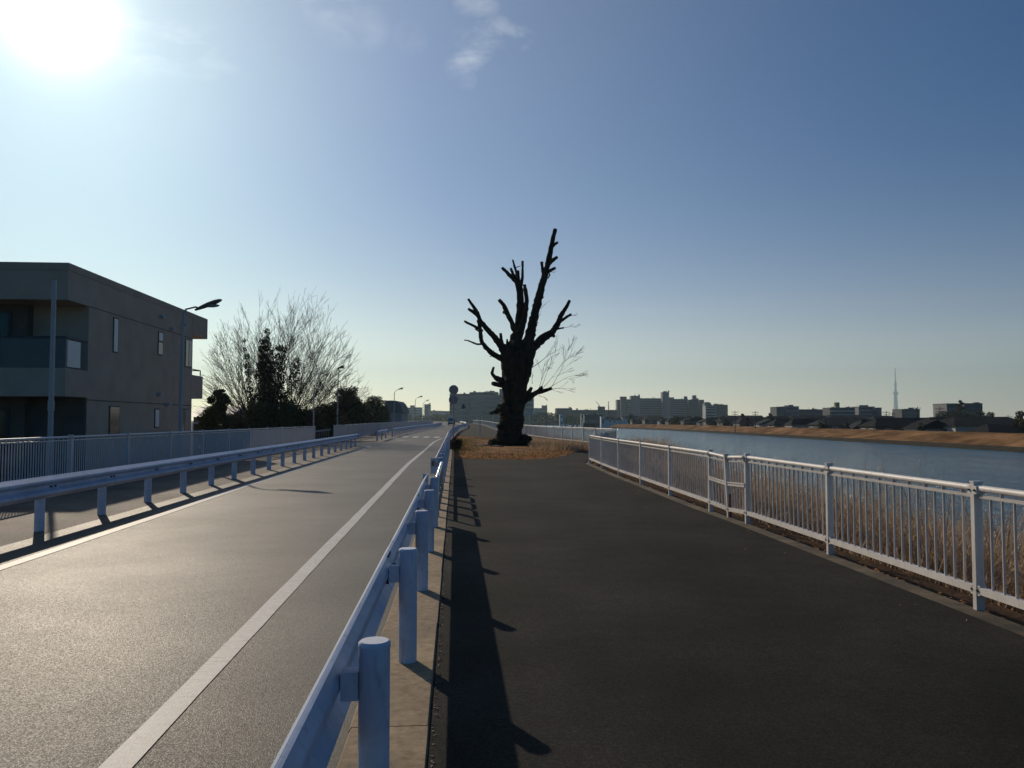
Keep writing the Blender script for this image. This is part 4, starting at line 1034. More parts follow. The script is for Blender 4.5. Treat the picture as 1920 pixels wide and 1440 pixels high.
# ------------------------------------------------------------------ bare trees left
ENV = None
def grow(mb, p, d, L_, r, depth, rn, up, spread, n=6, minr=.01, wob=.055):
    pts = [p]; rad = [r]; q = p.copy(); dd = d.normalized(); S = 4
    if ENV and ((p.x-ENV[0])/ENV[3])**2 + ((p.y-ENV[1])/ENV[3])**2 + ((p.z-ENV[2])/ENV[4])**2 > rn.uniform(.86, 1.04): return
    for k in range(S):
        dd = (dd + Vector((rn.uniform(-1, 1), rn.uniform(-1, 1), rn.uniform(-1, 1))) * wob + Vector((0, 0, up))).normalized()
        q = q + dd * (L_ / S); pts.append(q.copy()); rad.append(max(minr, r * (1 - .11 * (k+1))))
    mb.tube(pts, rad, n, cap=False)
    if depth <= 0: return
    kids = 3 if rn.random() < .45 else 2
    for k in range(kids):
        i = 4 if k == 0 else rn.choice((1, 2, 3, 4))
        a = Vector((rn.uniform(-1, 1), rn.uniform(-1, 1), rn.uniform(-.6, .6))); a.normalize(); a *= (spread * (.28 if k == 0 else 1.35))
        grow(mb, pts[i], (dd + a).normalized(), L_ * (rn.uniform(.74, .88) if k == 0 else rn.uniform(.45, .75)), max(minr, rad[i] * (.82 if k == 0 else .58)), depth - 1, rn, up, spread, max(3, n-1), minr, wob)
def bare_tree(label, base, stems, seed, env=None, depth=6, L0=2.6, r0=.16, spread=.36, up=.02, minr=.011, lengths=None):
    rn = random.Random(seed); base = Vector(base)
    root = empty('bare_tree', base, label, 'tree')
    mb = MB(); mb.tube([base, base + Vector((0, 0, 1.2)), base + Vector((0, 0, 2.4))], [r0 * 3.4, r0 * 2.7, r0 * 2.3], 10, jit=.1, rnd=rn); mb.build('trunk', MBARK, root)
    cr_ = MB()
    global ENV
    ENV = env
    for k, (dx, dy, dz, ll) in enumerate(stems):
        grow(cr_, base + Vector((dx * .3, dy * .3, 2.2)), Vector((dx, dy, dz)), L0 * ll, r0, depth, rn, up, spread, 6, minr)
    cr_.build('crown', MTWIG, root)
    return root
ZT = at(512, 788, 62)
big = bare_tree('great fan-shaped bare tree with ivy-clad stems behind the left railing', (ZT.x, ZT.y, -3.4),
    [(x_ * .98, y_ * .6, 1, 1.18 - .22 * abs(x_)) for x_, y_ in [(math.sin(2.4 * k_) * ((k_ + .5) / 26) ** .5, math.cos(2.4 * k_) * ((k_ + .5) / 26) ** .5) for k_ in range(26)]] + [(-1.0, .1, .8, .95), (1.05, .1, .8, .95)], 11, depth=7, L0=3.0, r0=.085, spread=.34, up=.002, minr=.0072, env=(ZT.x + .7, ZT.y, 1.0, 6.4, 11.2))
iv = []
def col_ivy(x0, y0, x1, y1, r0, r1, k=7):
    for i in range(k):
        t_ = i / (k-1); px = x0 + (x1-x0)*t_ + random.uniform(-2, 2); py = y0 + (y1-y0)*t_
        iv.append((at(px, py, 61.2), (r0 + (r1-r0)*t_) * 62 / F_PX * random.uniform(.8, 1.25)))
col_ivy(498, 780, 500, 622, 22, 7, 13); col_ivy(478, 790, 458, 640, 12, 4, 11); col_ivy(515, 780, 532, 655, 18, 6, 9); col_ivy(530, 790, 556, 680, 12, 8, 8); col_ivy(488, 700, 489, 640, 8, 4, 5); col_ivy(505, 720, 523, 652, 12, 6, 5)
v_, q_ = leaf_quads([a for a, b_ in iv], [b_ for a, b_ in iv], 15000, .16, 1.1)
np_mesh('ivy', v_, q_, MIVY, big)
Z2 = at(632, 790, 78)
bare_tree('smaller bare tree with dense fine twigs behind the dark evergreens', (Z2.x - .6, Z2.y, -3.4), [(-.7, 0, 1, .9), (-.3, .3, 1, 1.0), (.1, -.2, 1, 1.05), (.5, .2, 1, 1.0), (.9, 0, .8, 1.0), (.3, 1, 1, .9), (-1, .1, .8, .9)], 5, depth=7, L0=2.1, r0=.08, spread=.5, up=.005, minr=.011, env=(Z2.x - .2, Z2.y, .5, 5.0, 5.4))

# evergreens below: px, top y, half width px, depth, label, kind
for px, yt, hw, Y, lab, lf, nn, kk in (
    (408, 706, 22, 52, 'ragged evergreen hard against the far end of the brown building', MLEAF, 5200, 'bush'),
    (392, 742, 20, 47, 'low dark shrub by the rear wall of the brown building', MLEAF, 3000, 'bush'),
    (440, 757, 24, 56, 'brownish-green shrub between the brown building and the great bare tree', MLEAF2, 4200, 'bush'),
    (483, 738, 34, 58, 'dense dark evergreen growing round the foot of the great bare tree, left side', MLEAF, 7500, 'bush'),
    (535, 736, 36, 59, 'dense dark evergreen growing round the foot of the great bare tree, right side', MLEAF, 7500, 'bush'),
    (578, 752, 30, 60, 'brownish-green shrub behind the thin grey pole', MLEAF2, 5200, 'bush'),
    (612, 742, 26, 72, 'dark evergreen just left of the street lamp before the trees', MLEAF, 5000, 'bush'),
    (651, 712, 30, 90, 'tall rounded evergreen just right of the street lamp before the trees', MLEAF, 7500, 'bush'),
    (628, 760, 30, 76, 'brownish shrub filling the gap above the side street', MLEAF2, 4500, 'bush'),
    (676, 748, 24, 98, 'brownish-green tree between the two rounded evergreens', MLEAF2, 5000, 'bush'),
    (702, 734, 24, 120, 'dark rounded evergreen left of the grey shed, right end of the tree group', MLEAF, 6500, 'bush'),
    (720, 752, 13, 138, 'small dark evergreen touching the grey shed', MLEAF, 3000, 'bush')):
    b0 = at(px, 788, Y)
    bush_tree('evergreen_tree', lab, (b0.x, b0.y, -3.5), at(px, yt, Y).z - .25, hw * Y / F_PX * 1.25, int(nn * 1.9), lf, .19 if Y < 65 else .23, 'tree', 'evergreens behind the left railing', nclump=30, trunk_r=.16, low=.38)

# ------------------------------------------------------------------ distant buildings
rb_ = random.Random(21)
def ctint(c, k): return tuple(min(1, x * k) for x in c)
MW_CONC = mat('grey_concrete_wall', (.22, .22, .21), .85, var=.12, vscale=.12)
MW_LIGHT = mat('pale_concrete_wall', (.42, .42, .40), .85, var=.1, vscale=.12)
MW_DARK = mat('dark_wall', (.10, .10, .10), .85, var=.12, vscale=.2)
MW_BAND = mat('window_band_glass', (.05, .06, .07), .3, var=.1, vscale=.3)
MW_OLIVE = mat('olive_tank_paint', (.26, .22, .09), .8, var=.1, vscale=.4)
def block(name, label, px0, px1, yt, Y, depth=14, mt=MW_CONC, bands=0, group=None, yaw=0.0, extras=(), cat='building', band_mt=None, zb=-3.7, balc=False):
    a = at(px0, yt, Y); c = at(px1, yt, Y); W_ = c.x - a.x; cx = (a.x + c.x) / 2; top = a.z
    root = empty(name, (cx, Y, zb), label, cat, group, rz=yaw)
    cy, sy = math.cos(yaw), math.sin(yaw)
    fr = lambda s, t_, z: Vector((cx + s * cy - t_ * sy, Y + s * sy + t_ * cy, z))
    o = MB(); o.fbox(fr, (-W_/2, 0, zb), (W_/2, depth, top)); o.build('wall', mt, root)
    o = MB(); o.fbox(fr, (-W_/2 - .15, -.15, top), (W_/2 + .15, depth + .15, top + .35)); o.build('roof', mt, root)
    if bands:
        fh = (top - zb) / bands
        for k in range(bands):
            z0 = zb + fh * k
            o = MB()
            o.fbox(fr, (-W_/2 + .6, -.06, z0 + fh * .45), (W_/2 - .6, -.01, z0 + fh * .85)); o.build('window_band', band_mt or MW_BAND, root)
            if balc:
                o = MB(); o.fbox(fr, (-W_/2 + .4, -1.1, z0 + fh * .02), (W_/2 - .4, -.07, z0 + fh * .36)); o.build('balcony', MW_LIGHT if balc == 2 else mt, root)
    if Y < 1200 and W_ > 9:
        for k in range(rb_.choice((2, 3, 4))):
            s0 = rb_.uniform(-W_ * .42, W_ * .36); ww = rb_.uniform(.8, 2.6); hh = rb_.uniform(.6, 1.7) * Y / 900
            o = MB(); o.fbox(fr, (s0, depth * .1, top + .351), (s0 + ww, depth * .1 + 1.5, top + .35 + hh)); o.build('rooftop_unit', rb_.choice((MW_DARK, MW_CONC, MW_LIGHT)), root)
        s0 = rb_.uniform(-W_ * .4, W_ * .4); o = MB(); o.tube([fr(s0, depth * .5, top), fr(s0, depth * .5, top + 3.2 * Y / 1000)], .10 * Y / 800, 4); o.build('aerial', MDARK, root)
    for nm, x0, x1, ye, m2 in extras:        # rooftop boxes by pixel columns
        p0 = at(x0, ye, Y); p1 = at(x1, ye, Y)
        o = MB(); o.box((p0.x, Y + depth * .3, top + .352), (p1.x, Y + depth * .3 + max(2, (p1.x - p0.x) * .8), p0.z)); o.build(nm, m2, root)
    return root
G1 = 'long grey apartment slabs across the river'
HZ = 1150
block('tower_block', 'leftmost pale end block of the apartment complex across the river', 1157, 1165, 750, HZ, 16, MW_CONC, 9)
block('tower_block', 'dark stair tower at the left of the apartment complex', 1164.3, 1175, 744, HZ - 12, 14, MW_DARK, 0)
block('tower_block', 'pale block between the two left stair towers of the apartment complex', 1175.2, 1183, 749, HZ - 8, 14, MW_LIGHT, 10)
block('tower_block', 'pale stair tower at the left end of the longest apartment slab', 1183.2, 1200, 742.5, HZ - 14, 14, MW_CONC, 0)
block('apartment_slab', 'longest striped apartment slab across the river, left of the tallest lift tower', 1190, 1242, 747, HZ, 14, MW_CONC, 11, balc=1)
block('tower_block', 'tallest lift tower in the middle of the apartment complex', 1242.2, 1254.5, 735.5, HZ - 15, 14, MW_CONC, 0)
block('apartment_slab', 'striped apartment slab just right of the tallest lift tower', 1254.8, 1290, 748.5, HZ, 14, MW_CONC, 11, balc=1, extras=(('lift_housing', 1255, 1265, 744.8, MW_CONC), ('rooftop_frame', 1284, 1290, 743, MW_DARK)))
block('tower_block', 'dark blue-grey stair tower near the right of the apartment complex', 1290.2, 1297, 750, HZ - 10, 14, MW_DARK, 0)
block('apartment_slab', 'grey slab with a single rooftop tower at right of the apartment complex', 1297.2, 1311, 749, HZ - 4, 14, MW_CONC, 11, extras=(('lift_housing', 1300, 1307, 741, MW_CONC),))
block('apartment_slab', 'dark slab at the right end of the apartment complex', 1311.2, 1320, 750, HZ - 16, 18, MW_DARK, 10)
block('office_block', 'small block with a square roof box, right of the apartment complex', 1321.5, 1334, 757, 900, 12, MW_CONC, 7, extras=(('roof_box', 1323, 1333, 753.8, MW_CONC),))
block('apartment_block', 'white balconied apartment block right of the apartment complex', 1323, 1343, 761.5, 820, 12, MW_LIGHT, 7, balc=2)
block('office_block', 'broad dark office block ending the skyline group right of the apartments', 1338, 1364.5, 759.5, 980, 18, MW_DARK, 7, extras=(('roof_box', 1341, 1350, 757, MW_DARK), ('roof_box', 1352, 1358, 757.6, MW_DARK)))
# left hazy group
block('warehouse', 'huge hazy slab building behind the round road signs', 843, 880, 738.8, 900, 40, MW_CONC, 7)
block('warehouse', 'huge hazy slab building with rooftop vents left of the pollarded tree', 880.3, 934, 735.8, 895, 40, MW_CONC, 7, extras=tuple(('rooftop_vent', x, x + 1.4, 733.6, MW_CONC) for x in (890, 898, 905.5, 913.5, 929)) + (('plant_room', 917, 924.5, 732, MW_CONC),))
block('warehouse', 'hazy slab building half hidden by the pollarded trunk', 934.2, 1001, 740.5, 870, 45, MW_CONC, 7, extras=(('plant_room', 936, 943, 728, MW_CONC),))
block('office_block', 'hazy low block farthest left on the skyline, beside the grey shed', 757, 772, 764.5, 1500, 20, MW_CONC, 6, extras=(('roof_box', 768, 776, 760, MW_CONC),))
block('office_block', 'hazy block behind the second street lamp against the sky', 772.3, 790, 764, 1520, 20, MW_LIGHT, 6)
block('tower_block', 'hazy tower right of the distant street lamps', 795.5, 806, 758.3, 1400, 18, MW_CONC, 8)
block('office_block', 'very low hazy building above the van', 806.3, 829, 770.5, 1600, 20, MW_CONC, 4, extras=(('roof_box', 811, 815, 768.8, MW_CONC),))
block('office_block', 'low hazy building left of the huge slab building', 829.3, 845, 771, 1550, 20, MW_LIGHT, 4)
block('office_block', 'pale hazy block with roof tower right of the pollarded trunk', 1001.5, 1026, 765.5, 1300, 20, MW_CONC, 5, extras=(('roof_tower', 1016, 1026, 760, MW_CONC), ('roof_mast', 1025, 1026.3, 758.3, MW_CONC)))
block('factory', 'long low dark factory behind the wood across the river', 1043, 1073, 765.8, 1000, 30, MW_DARK, 3)
block('factory', 'long low grey factory behind the wood, right half', 1073.3, 1157, 769, 1010, 30, MW_DARK, 3, extras=(('plant_room', 1123, 1136, 762, MW_DARK),))
block('office_block', 'wide flat office building left of the tall broadcasting tower', 1456, 1473, 763.5, 640, 16, MW_DARK, 4)
block('office_block', 'wide grey office building with a central roof box', 1473.3, 1498, 762.5, 645, 16, MW_CONC, 4, extras=(('roof_box', 1476, 1484, 759.8, MW_CONC),))
block('office_block', 'long flat dark office wing extending right of the grey office', 1498.3, 1546, 768.2, 650, 16, MW_DARK, 3)
block('apartment_block', 'dark apartment block carrying an olive roof tank', 1556, 1603, 765, 600, 14, MW_DARK, 5, balc=2, extras=(('roof_tank', 1570.5, 1578.5, 754.3, MW_OLIVE),))
block('office_block', 'square dark block left of the tall broadcasting tower', 1610, 1640, 763, 620, 14, MW_CONC, 5)
block('office_block', 'slightly lower dark block attached left of the broadcasting tower', 1640.3, 1653, 765, 615, 14, MW_DARK, 5)
block('office_block', 'square dark office block just right of the broadcasting tower', 1691, 1724.5, 767.7, 640, 16, MW_DARK, 4, extras=(('roof_box', 1703, 1710, 766.3, MW_DARK),))
block('hotel', 'big flat-roofed building on the wooded rise at right', 1775, 1795, 757.5, 430, 14, MW_CONC, 4, extras=())
block('hotel', 'right wing of the flat-roofed building on the wooded rise', 1808, 1842, 757.2, 425, 14, MW_DARK, 4)

# crane, masts
def mast(name, label, px, yt, Y, r, cat='mast', zb=-3.6, arms=()):
    a = at(px, yt, Y); root = empty(name, (a.x, Y, zb), label, cat)
    o = MB(); o.tube([(a.x, Y, zb), (a.x, Y, a.z)], [r, r * .5], 6); o.build('pole', MDARK, root)
    for dz, w2 in arms:
        o = MB(); o.box((a.x - w2, Y - .07, a.z - dz - .07), (a.x + w2, Y + .07, a.z - dz + .07)); o.build('crossarm', MDARK, root)
    return root
mast('radio_mast', 'thin lattice-like radio mast left of the apartment complex', 1141, 752, 900, .7, arms=((1.5, 1.4), (5, 1.6), (8, 1.8)))
for k, (px, yt, Y, lab) in enumerate(((1378, 770, 260, 'thin utility pole right of the dark office block across the river'), (1416, 770.5, 255, 'utility pole with a broad crossarm above the riverside roofs'), (1640.5, 770, 250, 'utility pole left of the broadcasting tower foot'),
        (1661.5, 770, 230, 'utility pole nearest left of the broadcasting tower'), (1673, 773, 245, 'utility pole right in front of the broadcasting tower foot'), (1762, 763, 200, 'tall utility pole left of the wooded rise'), (1720, 762, 240, 'thin utility pole above the square dark office block'), (1831, 786, 170, 'short lamp-like pole before the large dark roof'), (1890, 778, 200, 'utility pole at the far right above the last roofs'))):
    mast('utility_pole', lab, px, yt, Y, .16, 'utility pole', arms=((.5, 1.1), (1.2, .9)))
a = at(1123, 762, 950); cr0 = empty('tower_crane', (a.x, 950, -3.6), 'thin tower crane with a slanting jib above the factory roof', 'crane')
o = MB(); o.tube([(a.x, 950, -3.6), (a.x, 950, at(0, 760, 950).z)], .5, 5); o.build('mast', MDARK, cr0)
o = MB(); o.tube([at(1124, 760, 950), at(1117.5, 753, 950)], .3, 5); o.build('jib', MDARK, cr0)

# broadcasting tower ten kilometres away
YT = 10000; c = at(1680.5, 788, YT)
tw_ = empty('broadcasting_tower', (c.x, YT, -3.6), 'very tall needle-like broadcasting tower faint in the haze', 'tower')
def zt(y): return at(1680.5, y, YT).z
MTW = mat('tower_steel', (.12, .13, .14), .6)
o = MB()
for k in range(3):
    an = 2*math.pi*k/3 + .3
    o.tube([(c.x + math.cos(an)*31, YT + math.sin(an)*31, -3), (c.x + math.cos(an)*19, YT + math.sin(an)*19, zt(752)), (c.x + math.cos(an)*13, YT + math.sin(an)*13, zt(738))], 6, 6)
for i in range(12):
    z0 = zt(786 - i*4); r_ = 31 - i*1.4
    o.tube([(c.x + math.cos(2*math.pi*j/12)*r_, YT + math.sin(2*math.pi*j/12)*r_, z0) for j in range(13)], 2.6, 4)
o.tube([(c.x, YT, -3), (c.x, YT, zt(738))], [14, 12], 10); o.build('lattice_shaft', MTW, tw_)
o = MB(); o.tube([(c.x, YT, zt(741)), (c.x, YT, zt(738.5)), (c.x, YT, zt(736)), (c.x, YT, zt(734))], [20, 30, 31, 20], 16); o.build('lower_deck', MTW, tw_)
o = MB(); o.tube([(c.x, YT, zt(734)), (c.x, YT, zt(722))], [14, 12], 10); o.tube([(c.x, YT, zt(722)), (c.x, YT, zt(719.5)), (c.x, YT, zt(717))], [15, 17, 10], 14); o.build('upper_deck', MTW, tw_)
o = MB(); o.tube([(c.x, YT, zt(717)), (c.x, YT, zt(704)), (c.x, YT, zt(690))], [8, 7, 5], 8); o.build('antenna_mast', MTW, tw_)

# grey shed with a curved roof and the small light roof
YS = 146; sh = at(724, 788, YS); s1 = at(753, 788, YS)
shd = empty('shed', ((sh.x + s1.x)/2, YS, -3.6), 'grey shed with a rounded roof end beside the dark evergreens', 'shed')
o = MB(); o.box((sh.x, YS, -3.7), (s1.x, YS + 9, at(0, 774, YS).z)); o.build('wall', mat('shed_wall', (.36, .36, .33), .8, var=.1, vscale=.8), shd)
o = MB(); zr0 = at(0, 773.8, YS).z; zr1 = at(0, 751, YS).z
rows = []
for i in range(9):
    t_ = i / 8; x_ = sh.x - .2 + (s1.x - sh.x + .5) * t_
    z_ = zr0 + (zr1 - zr0) * (1 if t_ < .55 else math.cos((t_ - .55) / .45 * math.pi / 2) ** .8)
    rows += [(x_, YS - .3, z_), (x_, YS + 9.3, z_), (x_, YS - .3, zr0), (x_, YS + 9.3, zr0)]
o.add(rows, [f for i in range(8) for f in ((i*4, i*4+1, i*4+5, i*4+4), (i*4+2, i*4, i*4+4, i*4+6), (i*4+3, i*4+7, i*4+5, i*4+1))] + [(0, 2, 3, 1)], smooth=False)
o.build('roof', mat('shed_roof', (.16, .16, .15), .8, var=.1, vscale=.8), shd)

# houses
MROOFS = [mat('dark_tile_roof', (.022, .022, .023), .9, var=.3, vscale=.8, spec=.08), mat('blue_grey_tile_roof', (.035, .04, .045), .9, var=.3, vscale=.8, spec=.08), mat('brown_tile_roof', (.06, .042, .032), .9, var=.3, vscale=.8, spec=.08)]
MWALLS = [mat('dark_house_wall', (.10, .09, .08), .85, var=.15, vscale=.8), mat('cream_house_wall', (.55, .50, .42), .85, var=.08, vscale=.8), mat('grey_house_wall', (.22, .22, .22), .85, var=.1, vscale=.8), mat('white_house_wall', (.70, .70, .68), .85, var=.06, vscale=.8)]
def house(x, y, w2, d2, he, hr, roof, wall, axis, label, zb=-3.7, hip=False, group='houses behind the far bank'):
    """axis 'x': ridge across the view, 'y': gable faces the river side viewer"""
    root = empty('house', (x, y, zb), label, 'house', group)
    o = MB(); o.box((x - w2, y - d2, zb), (x + w2, y + d2, he)); o.build('wall', wall, root)
    ov = .5; a, b_ = w2 + ov, d2 + ov; o = MB()
    if axis == 'x':
        ins = w2 * .45 if hip else 0
        vs = [(x-a, y-b_, he), (x+a, y-b_, he), (x+a, y+b_, he), (x-a, y+b_, he), (x-a+ins, y, hr), (x+a-ins, y, hr)]
        fs = [(0, 1, 5, 4), (2, 3, 4, 5), (0, 4, 3), (1, 2, 5), (0, 3, 2, 1)]
    else:
        ins = d2 * .45 if hip else 0
        vs = [(x-a, y-b_, he), (x+a, y-b_, he), (x+a, y+b_, he), (x-a, y+b_, he), (x, y-b_+ins, hr), (x, y+b_-ins, hr)]
        fs = [(0, 1, 4), (1, 2, 5, 4), (2, 3, 5), (3, 0, 4, 5), (0, 3, 2, 1)]
    o.add(vs, fs)
    o.v = [tuple(p) for p in o.v]; o.build('roof', roof, root)
    if axis == 'y' and not hip:
        o = MB(); o.add([(x-w2, y-d2-.01, he+.0), (x+w2, y-d2-.01, he+.0), (x, y-d2-.01, he + (hr-he)*.86), (x-w2, y-d2+.2, he), (x+w2, y-d2+.2, he), (x, y-d2+.2, he+(hr-he)*.86)], [(0, 1, 2), (0, 3, 4, 1), (1, 4, 5, 2), (2, 5, 3, 0)]); o.build('gable', wall, root)
    for s in (-.5, .45):
        o = MB(); o.box((x + w2*s - .8, y - d2 - .06, he - 1.7), (x + w2*s + .8, y - d2 - .015, he - .5)); wn = o.build('window', MFENCE, root)
        o = MB(); o.box((x + w2*s - .7, y - d2 - .08, he - 1.6), (x + w2*s + .7, y - d2 - .062, he - .6)); o.build('pane', MW_BAND, wn)
    for s in (-.45, .5):
        o = MB(); o.box((x - w2 - .06, y + d2*s - .8, he - 1.7), (x - w2 - .015, y + d2*s + .8, he - .5)); wn = o.build('window', MFENCE, root)
        o = MB(); o.box((x - w2 - .08, y + d2*s - .7, he - 1.6), (x - w2 - .062, y + d2*s + .7, he - .6)); o.build('pane', MW_BAND, wn)
    return root
names_roof = ['dark-roofed', 'blue-grey-roofed', 'brown-roofed']; names_wall = ['dark-walled', 'cream-walled', 'grey-walled', 'white-walled']
# px centre, distance, ridge y (photo), half width, roof, wall, axis, hip
hs = [(1892, 152, 795, 6.5, 0, 0, 'x', True, 'under the tree at the right edge of the view'), (1838, 168, 781.5, 9.0, 0, 1, 'x', True, 'the largest roof below the wooded rise'), (1778, 178, 782, 6.5, 0, 2, 'x', True, 'left of the largest roof below the wooded rise'), (1741, 160, 787, 3.6, 0, 1, 'y', False, 'with its pale gable facing the river'),
      (1708, 190, 783, 4.0, 2, 2, 'x', False, 'just right of the broadcasting tower'), (1672, 184, 784, 5.6, 0, 0, 'x', True, 'directly below the broadcasting tower'), (1636, 210, 786, 4.5, 0, 2, 'x', True, 'below the square dark block left of the tower'), (1610, 205, 791, 2.4, 1, 3, 'y', False, 'small and gabled, left of the broadcasting tower'),
      (1575, 225, 784, 7.0, 1, 0, 'x', True, 'below the apartment block with the olive roof tank'), (1545, 250, 783, 6.0, 1, 0, 'x', False, 'below the flat dark office wing'), (1505, 235, 785, 4.2, 0, 1, 'x', True, 'with pale walls under the flat office wing'), (1476, 240, 785, 5.0, 0, 0, 'x', True, 'below the office with the central roof box'),
      (1440, 250, 785.5, 3.6, 1, 3, 'y', False, 'white and gabled beside overhanging shrubs'), (1412, 262, 783, 5.5, 0, 0, 'x', True, 'under the utility pole with the broad crossarm'), (1380, 275, 783, 5.5, 1, 0, 'x', False, 'right of the dark office block'), (1348, 290, 782, 5.0, 0, 2, 'x', True, 'below the broad dark office block'),
      (1322, 300, 785, 2.8, 2, 3, 'y', False, 'gabled, below the white balconied apartment block'), (1303, 315, 781, 5.0, 0, 0, 'y', True, 'with a high dark roof below the rooftop tower slab'), (1272, 330, 783, 4.8, 0, 0, 'x', True, 'right of the tallest lift tower foot'), (1248, 345, 784, 3.2, 2, 3, 'y', False, 'gabled below the tallest lift tower'),
      (1228, 350, 781, 5.2, 0, 0, 'x', True, 'below the middle of the longest slab'), (1200, 365, 783, 4.5, 1, 2, 'x', True, 'below the left end of the longest slab'), (1181, 370, 778, 4.6, 0, 3, 'y', False, 'tall with a white gable below the left stair towers'), (1158, 390, 783, 4.0, 1, 3, 'y', False, 'left of the tall white-gabled one'),
      (1137, 405, 782, 3.8, 0, 3, 'x', False, 'at the left end of the far bank above the boats')]
for px, Y, yr, w2, ri, wi, ax, hip, where in hs:
    yo = Y; Y = max(Y, min(132000 / (px - 960), 600)); w2 *= min(1.35, Y / yo)
    p = at(px, yr, Y)
    house(p.x, Y, w2, w2 * .75, p.z - 1.9, p.z, MROOFS[ri], MWALLS[wi], ax, f'{names_roof[ri]}, {names_wall[wi]} house {where}', hip=hip)
# second row, seen over the first
ORD = 'leftmost second third fourth fifth sixth seventh eighth ninth tenth eleventh twelfth thirteenth fourteenth fifteenth sixteenth seventeenth eighteenth nineteenth twentieth twenty-first twenty-second twenty-third twenty-fourth twenty-fifth twenty-sixth twenty-seventh twenty-eighth twenty-ninth thirtieth thirty-first thirty-second thirty-third rightmost'.split()
for k_, (px, yt, hw, Y) in enumerate(sorted([(random.uniform(1360, 1910), random.uniform(777, 787), random.uniform(5, 11), random.uniform(190, 300)) for _ in range(22)] + [(random.uniform(1150, 1360), random.uniform(778, 785), random.uniform(4, 8), 0) for _ in range(12)])):
    Y = max(Y, 124000 / (px - 960)); b0 = at(px, 788, Y)
    bush_tree('broadleaf_tree', (ORD[k_] + ' of the small dark trees between the riverside houses' + (', counted from the left' if 0 < k_ < 33 else '')), (b0.x, b0.y, -3.6), at(px, yt, Y).z - .1, hw * Y / F_PX, 700, random.choice((MLEAF, MLEAF2)), .30 * Y / 200 + .06, 'tree', 'small trees between the riverside houses', nclump=8, trunk_r=.2, low=.15)
hs2 = [(1868, 260, 787, 8, 0, 2, 'x', False, 'behind the first row at the far right'), (1760, 300, 783, 7, 2, 2, 'x', False, 'at the left foot of the wooded rise'), (1655, 330, 779.5, 5, 1, 2, 'x', True, 'in the back row at the tower foot'), (1590, 340, 778, 8, 1, 2, 'x', False, 'in the back row below the olive roof tank'),
       (1520, 345, 779, 8, 0, 2, 'x', False, 'in the back row below the flat office wing'), (1458, 350, 780, 7, 0, 0, 'x', True, 'in the back row left of the offices'), (1395, 380, 779, 8, 1, 2, 'x', False, 'in the back row right of the dark office'), (1355, 400, 779.5, 6, 2, 3, 'y', False, 'white-sided in the back row under the dark office'),
       (1288, 440, 780, 7, 0, 2, 'x', False, 'in the back row under the right of the apartment complex'), (1214, 460, 779.5, 7, 0, 2, 'x', False, 'in the back row under the longest slab')]
for px, Y, yr, w2, ri, wi, ax, hip, where in hs2:
    yo = Y; Y = max(Y, min(160000 / (px - 960), 660)); w2 *= min(1.35, Y / yo)
    p = at(px, yr, Y)
    house(p.x, Y, w2, w2 * .6, p.z - 1.6, p.z, MROOFS[ri], MWALLS[wi], ax, f'{names_roof[ri]}, {names_wall[wi]} house {where}', hip=hip)
p = at(417, 762, 75); house(p.x, 75, 1.5, 3.0, p.z - 1.0, p.z, mat('pale_slate_roof', (.34, .34, .35), .5), MWALLS[2], 'x', 'small pale-roofed house glimpsed between the brown building and the bare tree', group=None)

# trees and shrubs among the far houses
for px, yt, hw, Y, lab, lf, nn, shp in (
    (1918, 764, 20, 150, 'tree at the right edge of the view, above the last riverside roof', MLEAF2, 4200, 'round'),
    (1801, 743, 8, 415, 'domed evergreen rising above the flat-roofed building on the rise', MLEAF, 2200, 'round'),
    (1768, 768, 16, 400, 'bushy tree at the left of the wooded rise', MLEAF, 2400, 'round'),
    (1790, 764, 16, 398, 'bushy tree left of centre on the wooded rise', MLEAF2, 2400, 'round'),
    (1812, 768, 16, 396, 'bushy tree in the middle of the wooded rise', MLEAF, 2400, 'round'),
    (1836, 766, 15, 394, 'bushy tree right of centre on the wooded rise', MLEAF, 2400, 'round'),
    (1856, 770, 13, 392, 'lower bushy tree at the right of the wooded rise', MLEAF2, 2000, 'round'),
    (1862, 767, 2.6, 300, 'thin pointed conifer at the right of the wooded rise', MLEAF, 600, 'cone'),
    (1393, 771, 8, 300, 'rounded tree above the roofs right of the dark office block', MLEAF, 1500, 'round'),
    (1445, 770, 7, 300, 'rounded tree left of the flat office buildings', MLEAF, 1500, 'round'),
    (1183, 772, 7, 340, 'dark tree above the tall white-gabled house', MLEAF, 1500, 'round'),
    (1265, 778, 7, 330, 'dark tree below the tallest lift tower', MLEAF, 1500, 'round'),
    (1660, 781, 9, 215, 'dark tree beside the roof below the broadcasting tower', MLEAF, 1500, 'round'),
    (1545, 786, 12, 210, 'dark shrub behind the far bank below the flat office wing', MLEAF, 1500, 'round'),
    (1338, 786, 10, 262, 'dark shrub behind the far bank below the balconied block', MLEAF, 1300, 'round'),
    (1728, 788, 8, 165, 'dark shrub left of the pale gabled house', MLEAF, 1200, 'round'),
    (1290, 786, 9, 290, 'dark shrub behind the far bank below the rooftop-tower slab', MLEAF, 1200, 'round'),
    (1215, 785, 10, 330, 'dark shrub behind the far bank below the longest slab', MLEAF, 1200, 'round')):
    Y = max(Y, 126000 / (px - 960)) if px < 1400 else Y
    b0 = at(px, 788, Y)
    bush_tree('broadleaf_tree' if shp == 'round' else 'conifer_tree', lab, (b0.x, b0.y, -3.6), at(px, yt, Y).z - .1, hw * Y / F_PX, nn, lf, .32 * Y / 200 + .06, 'tree', 'trees beyond the far bank', nclump=12, trunk_r=.25, low=.15, shape=shp)
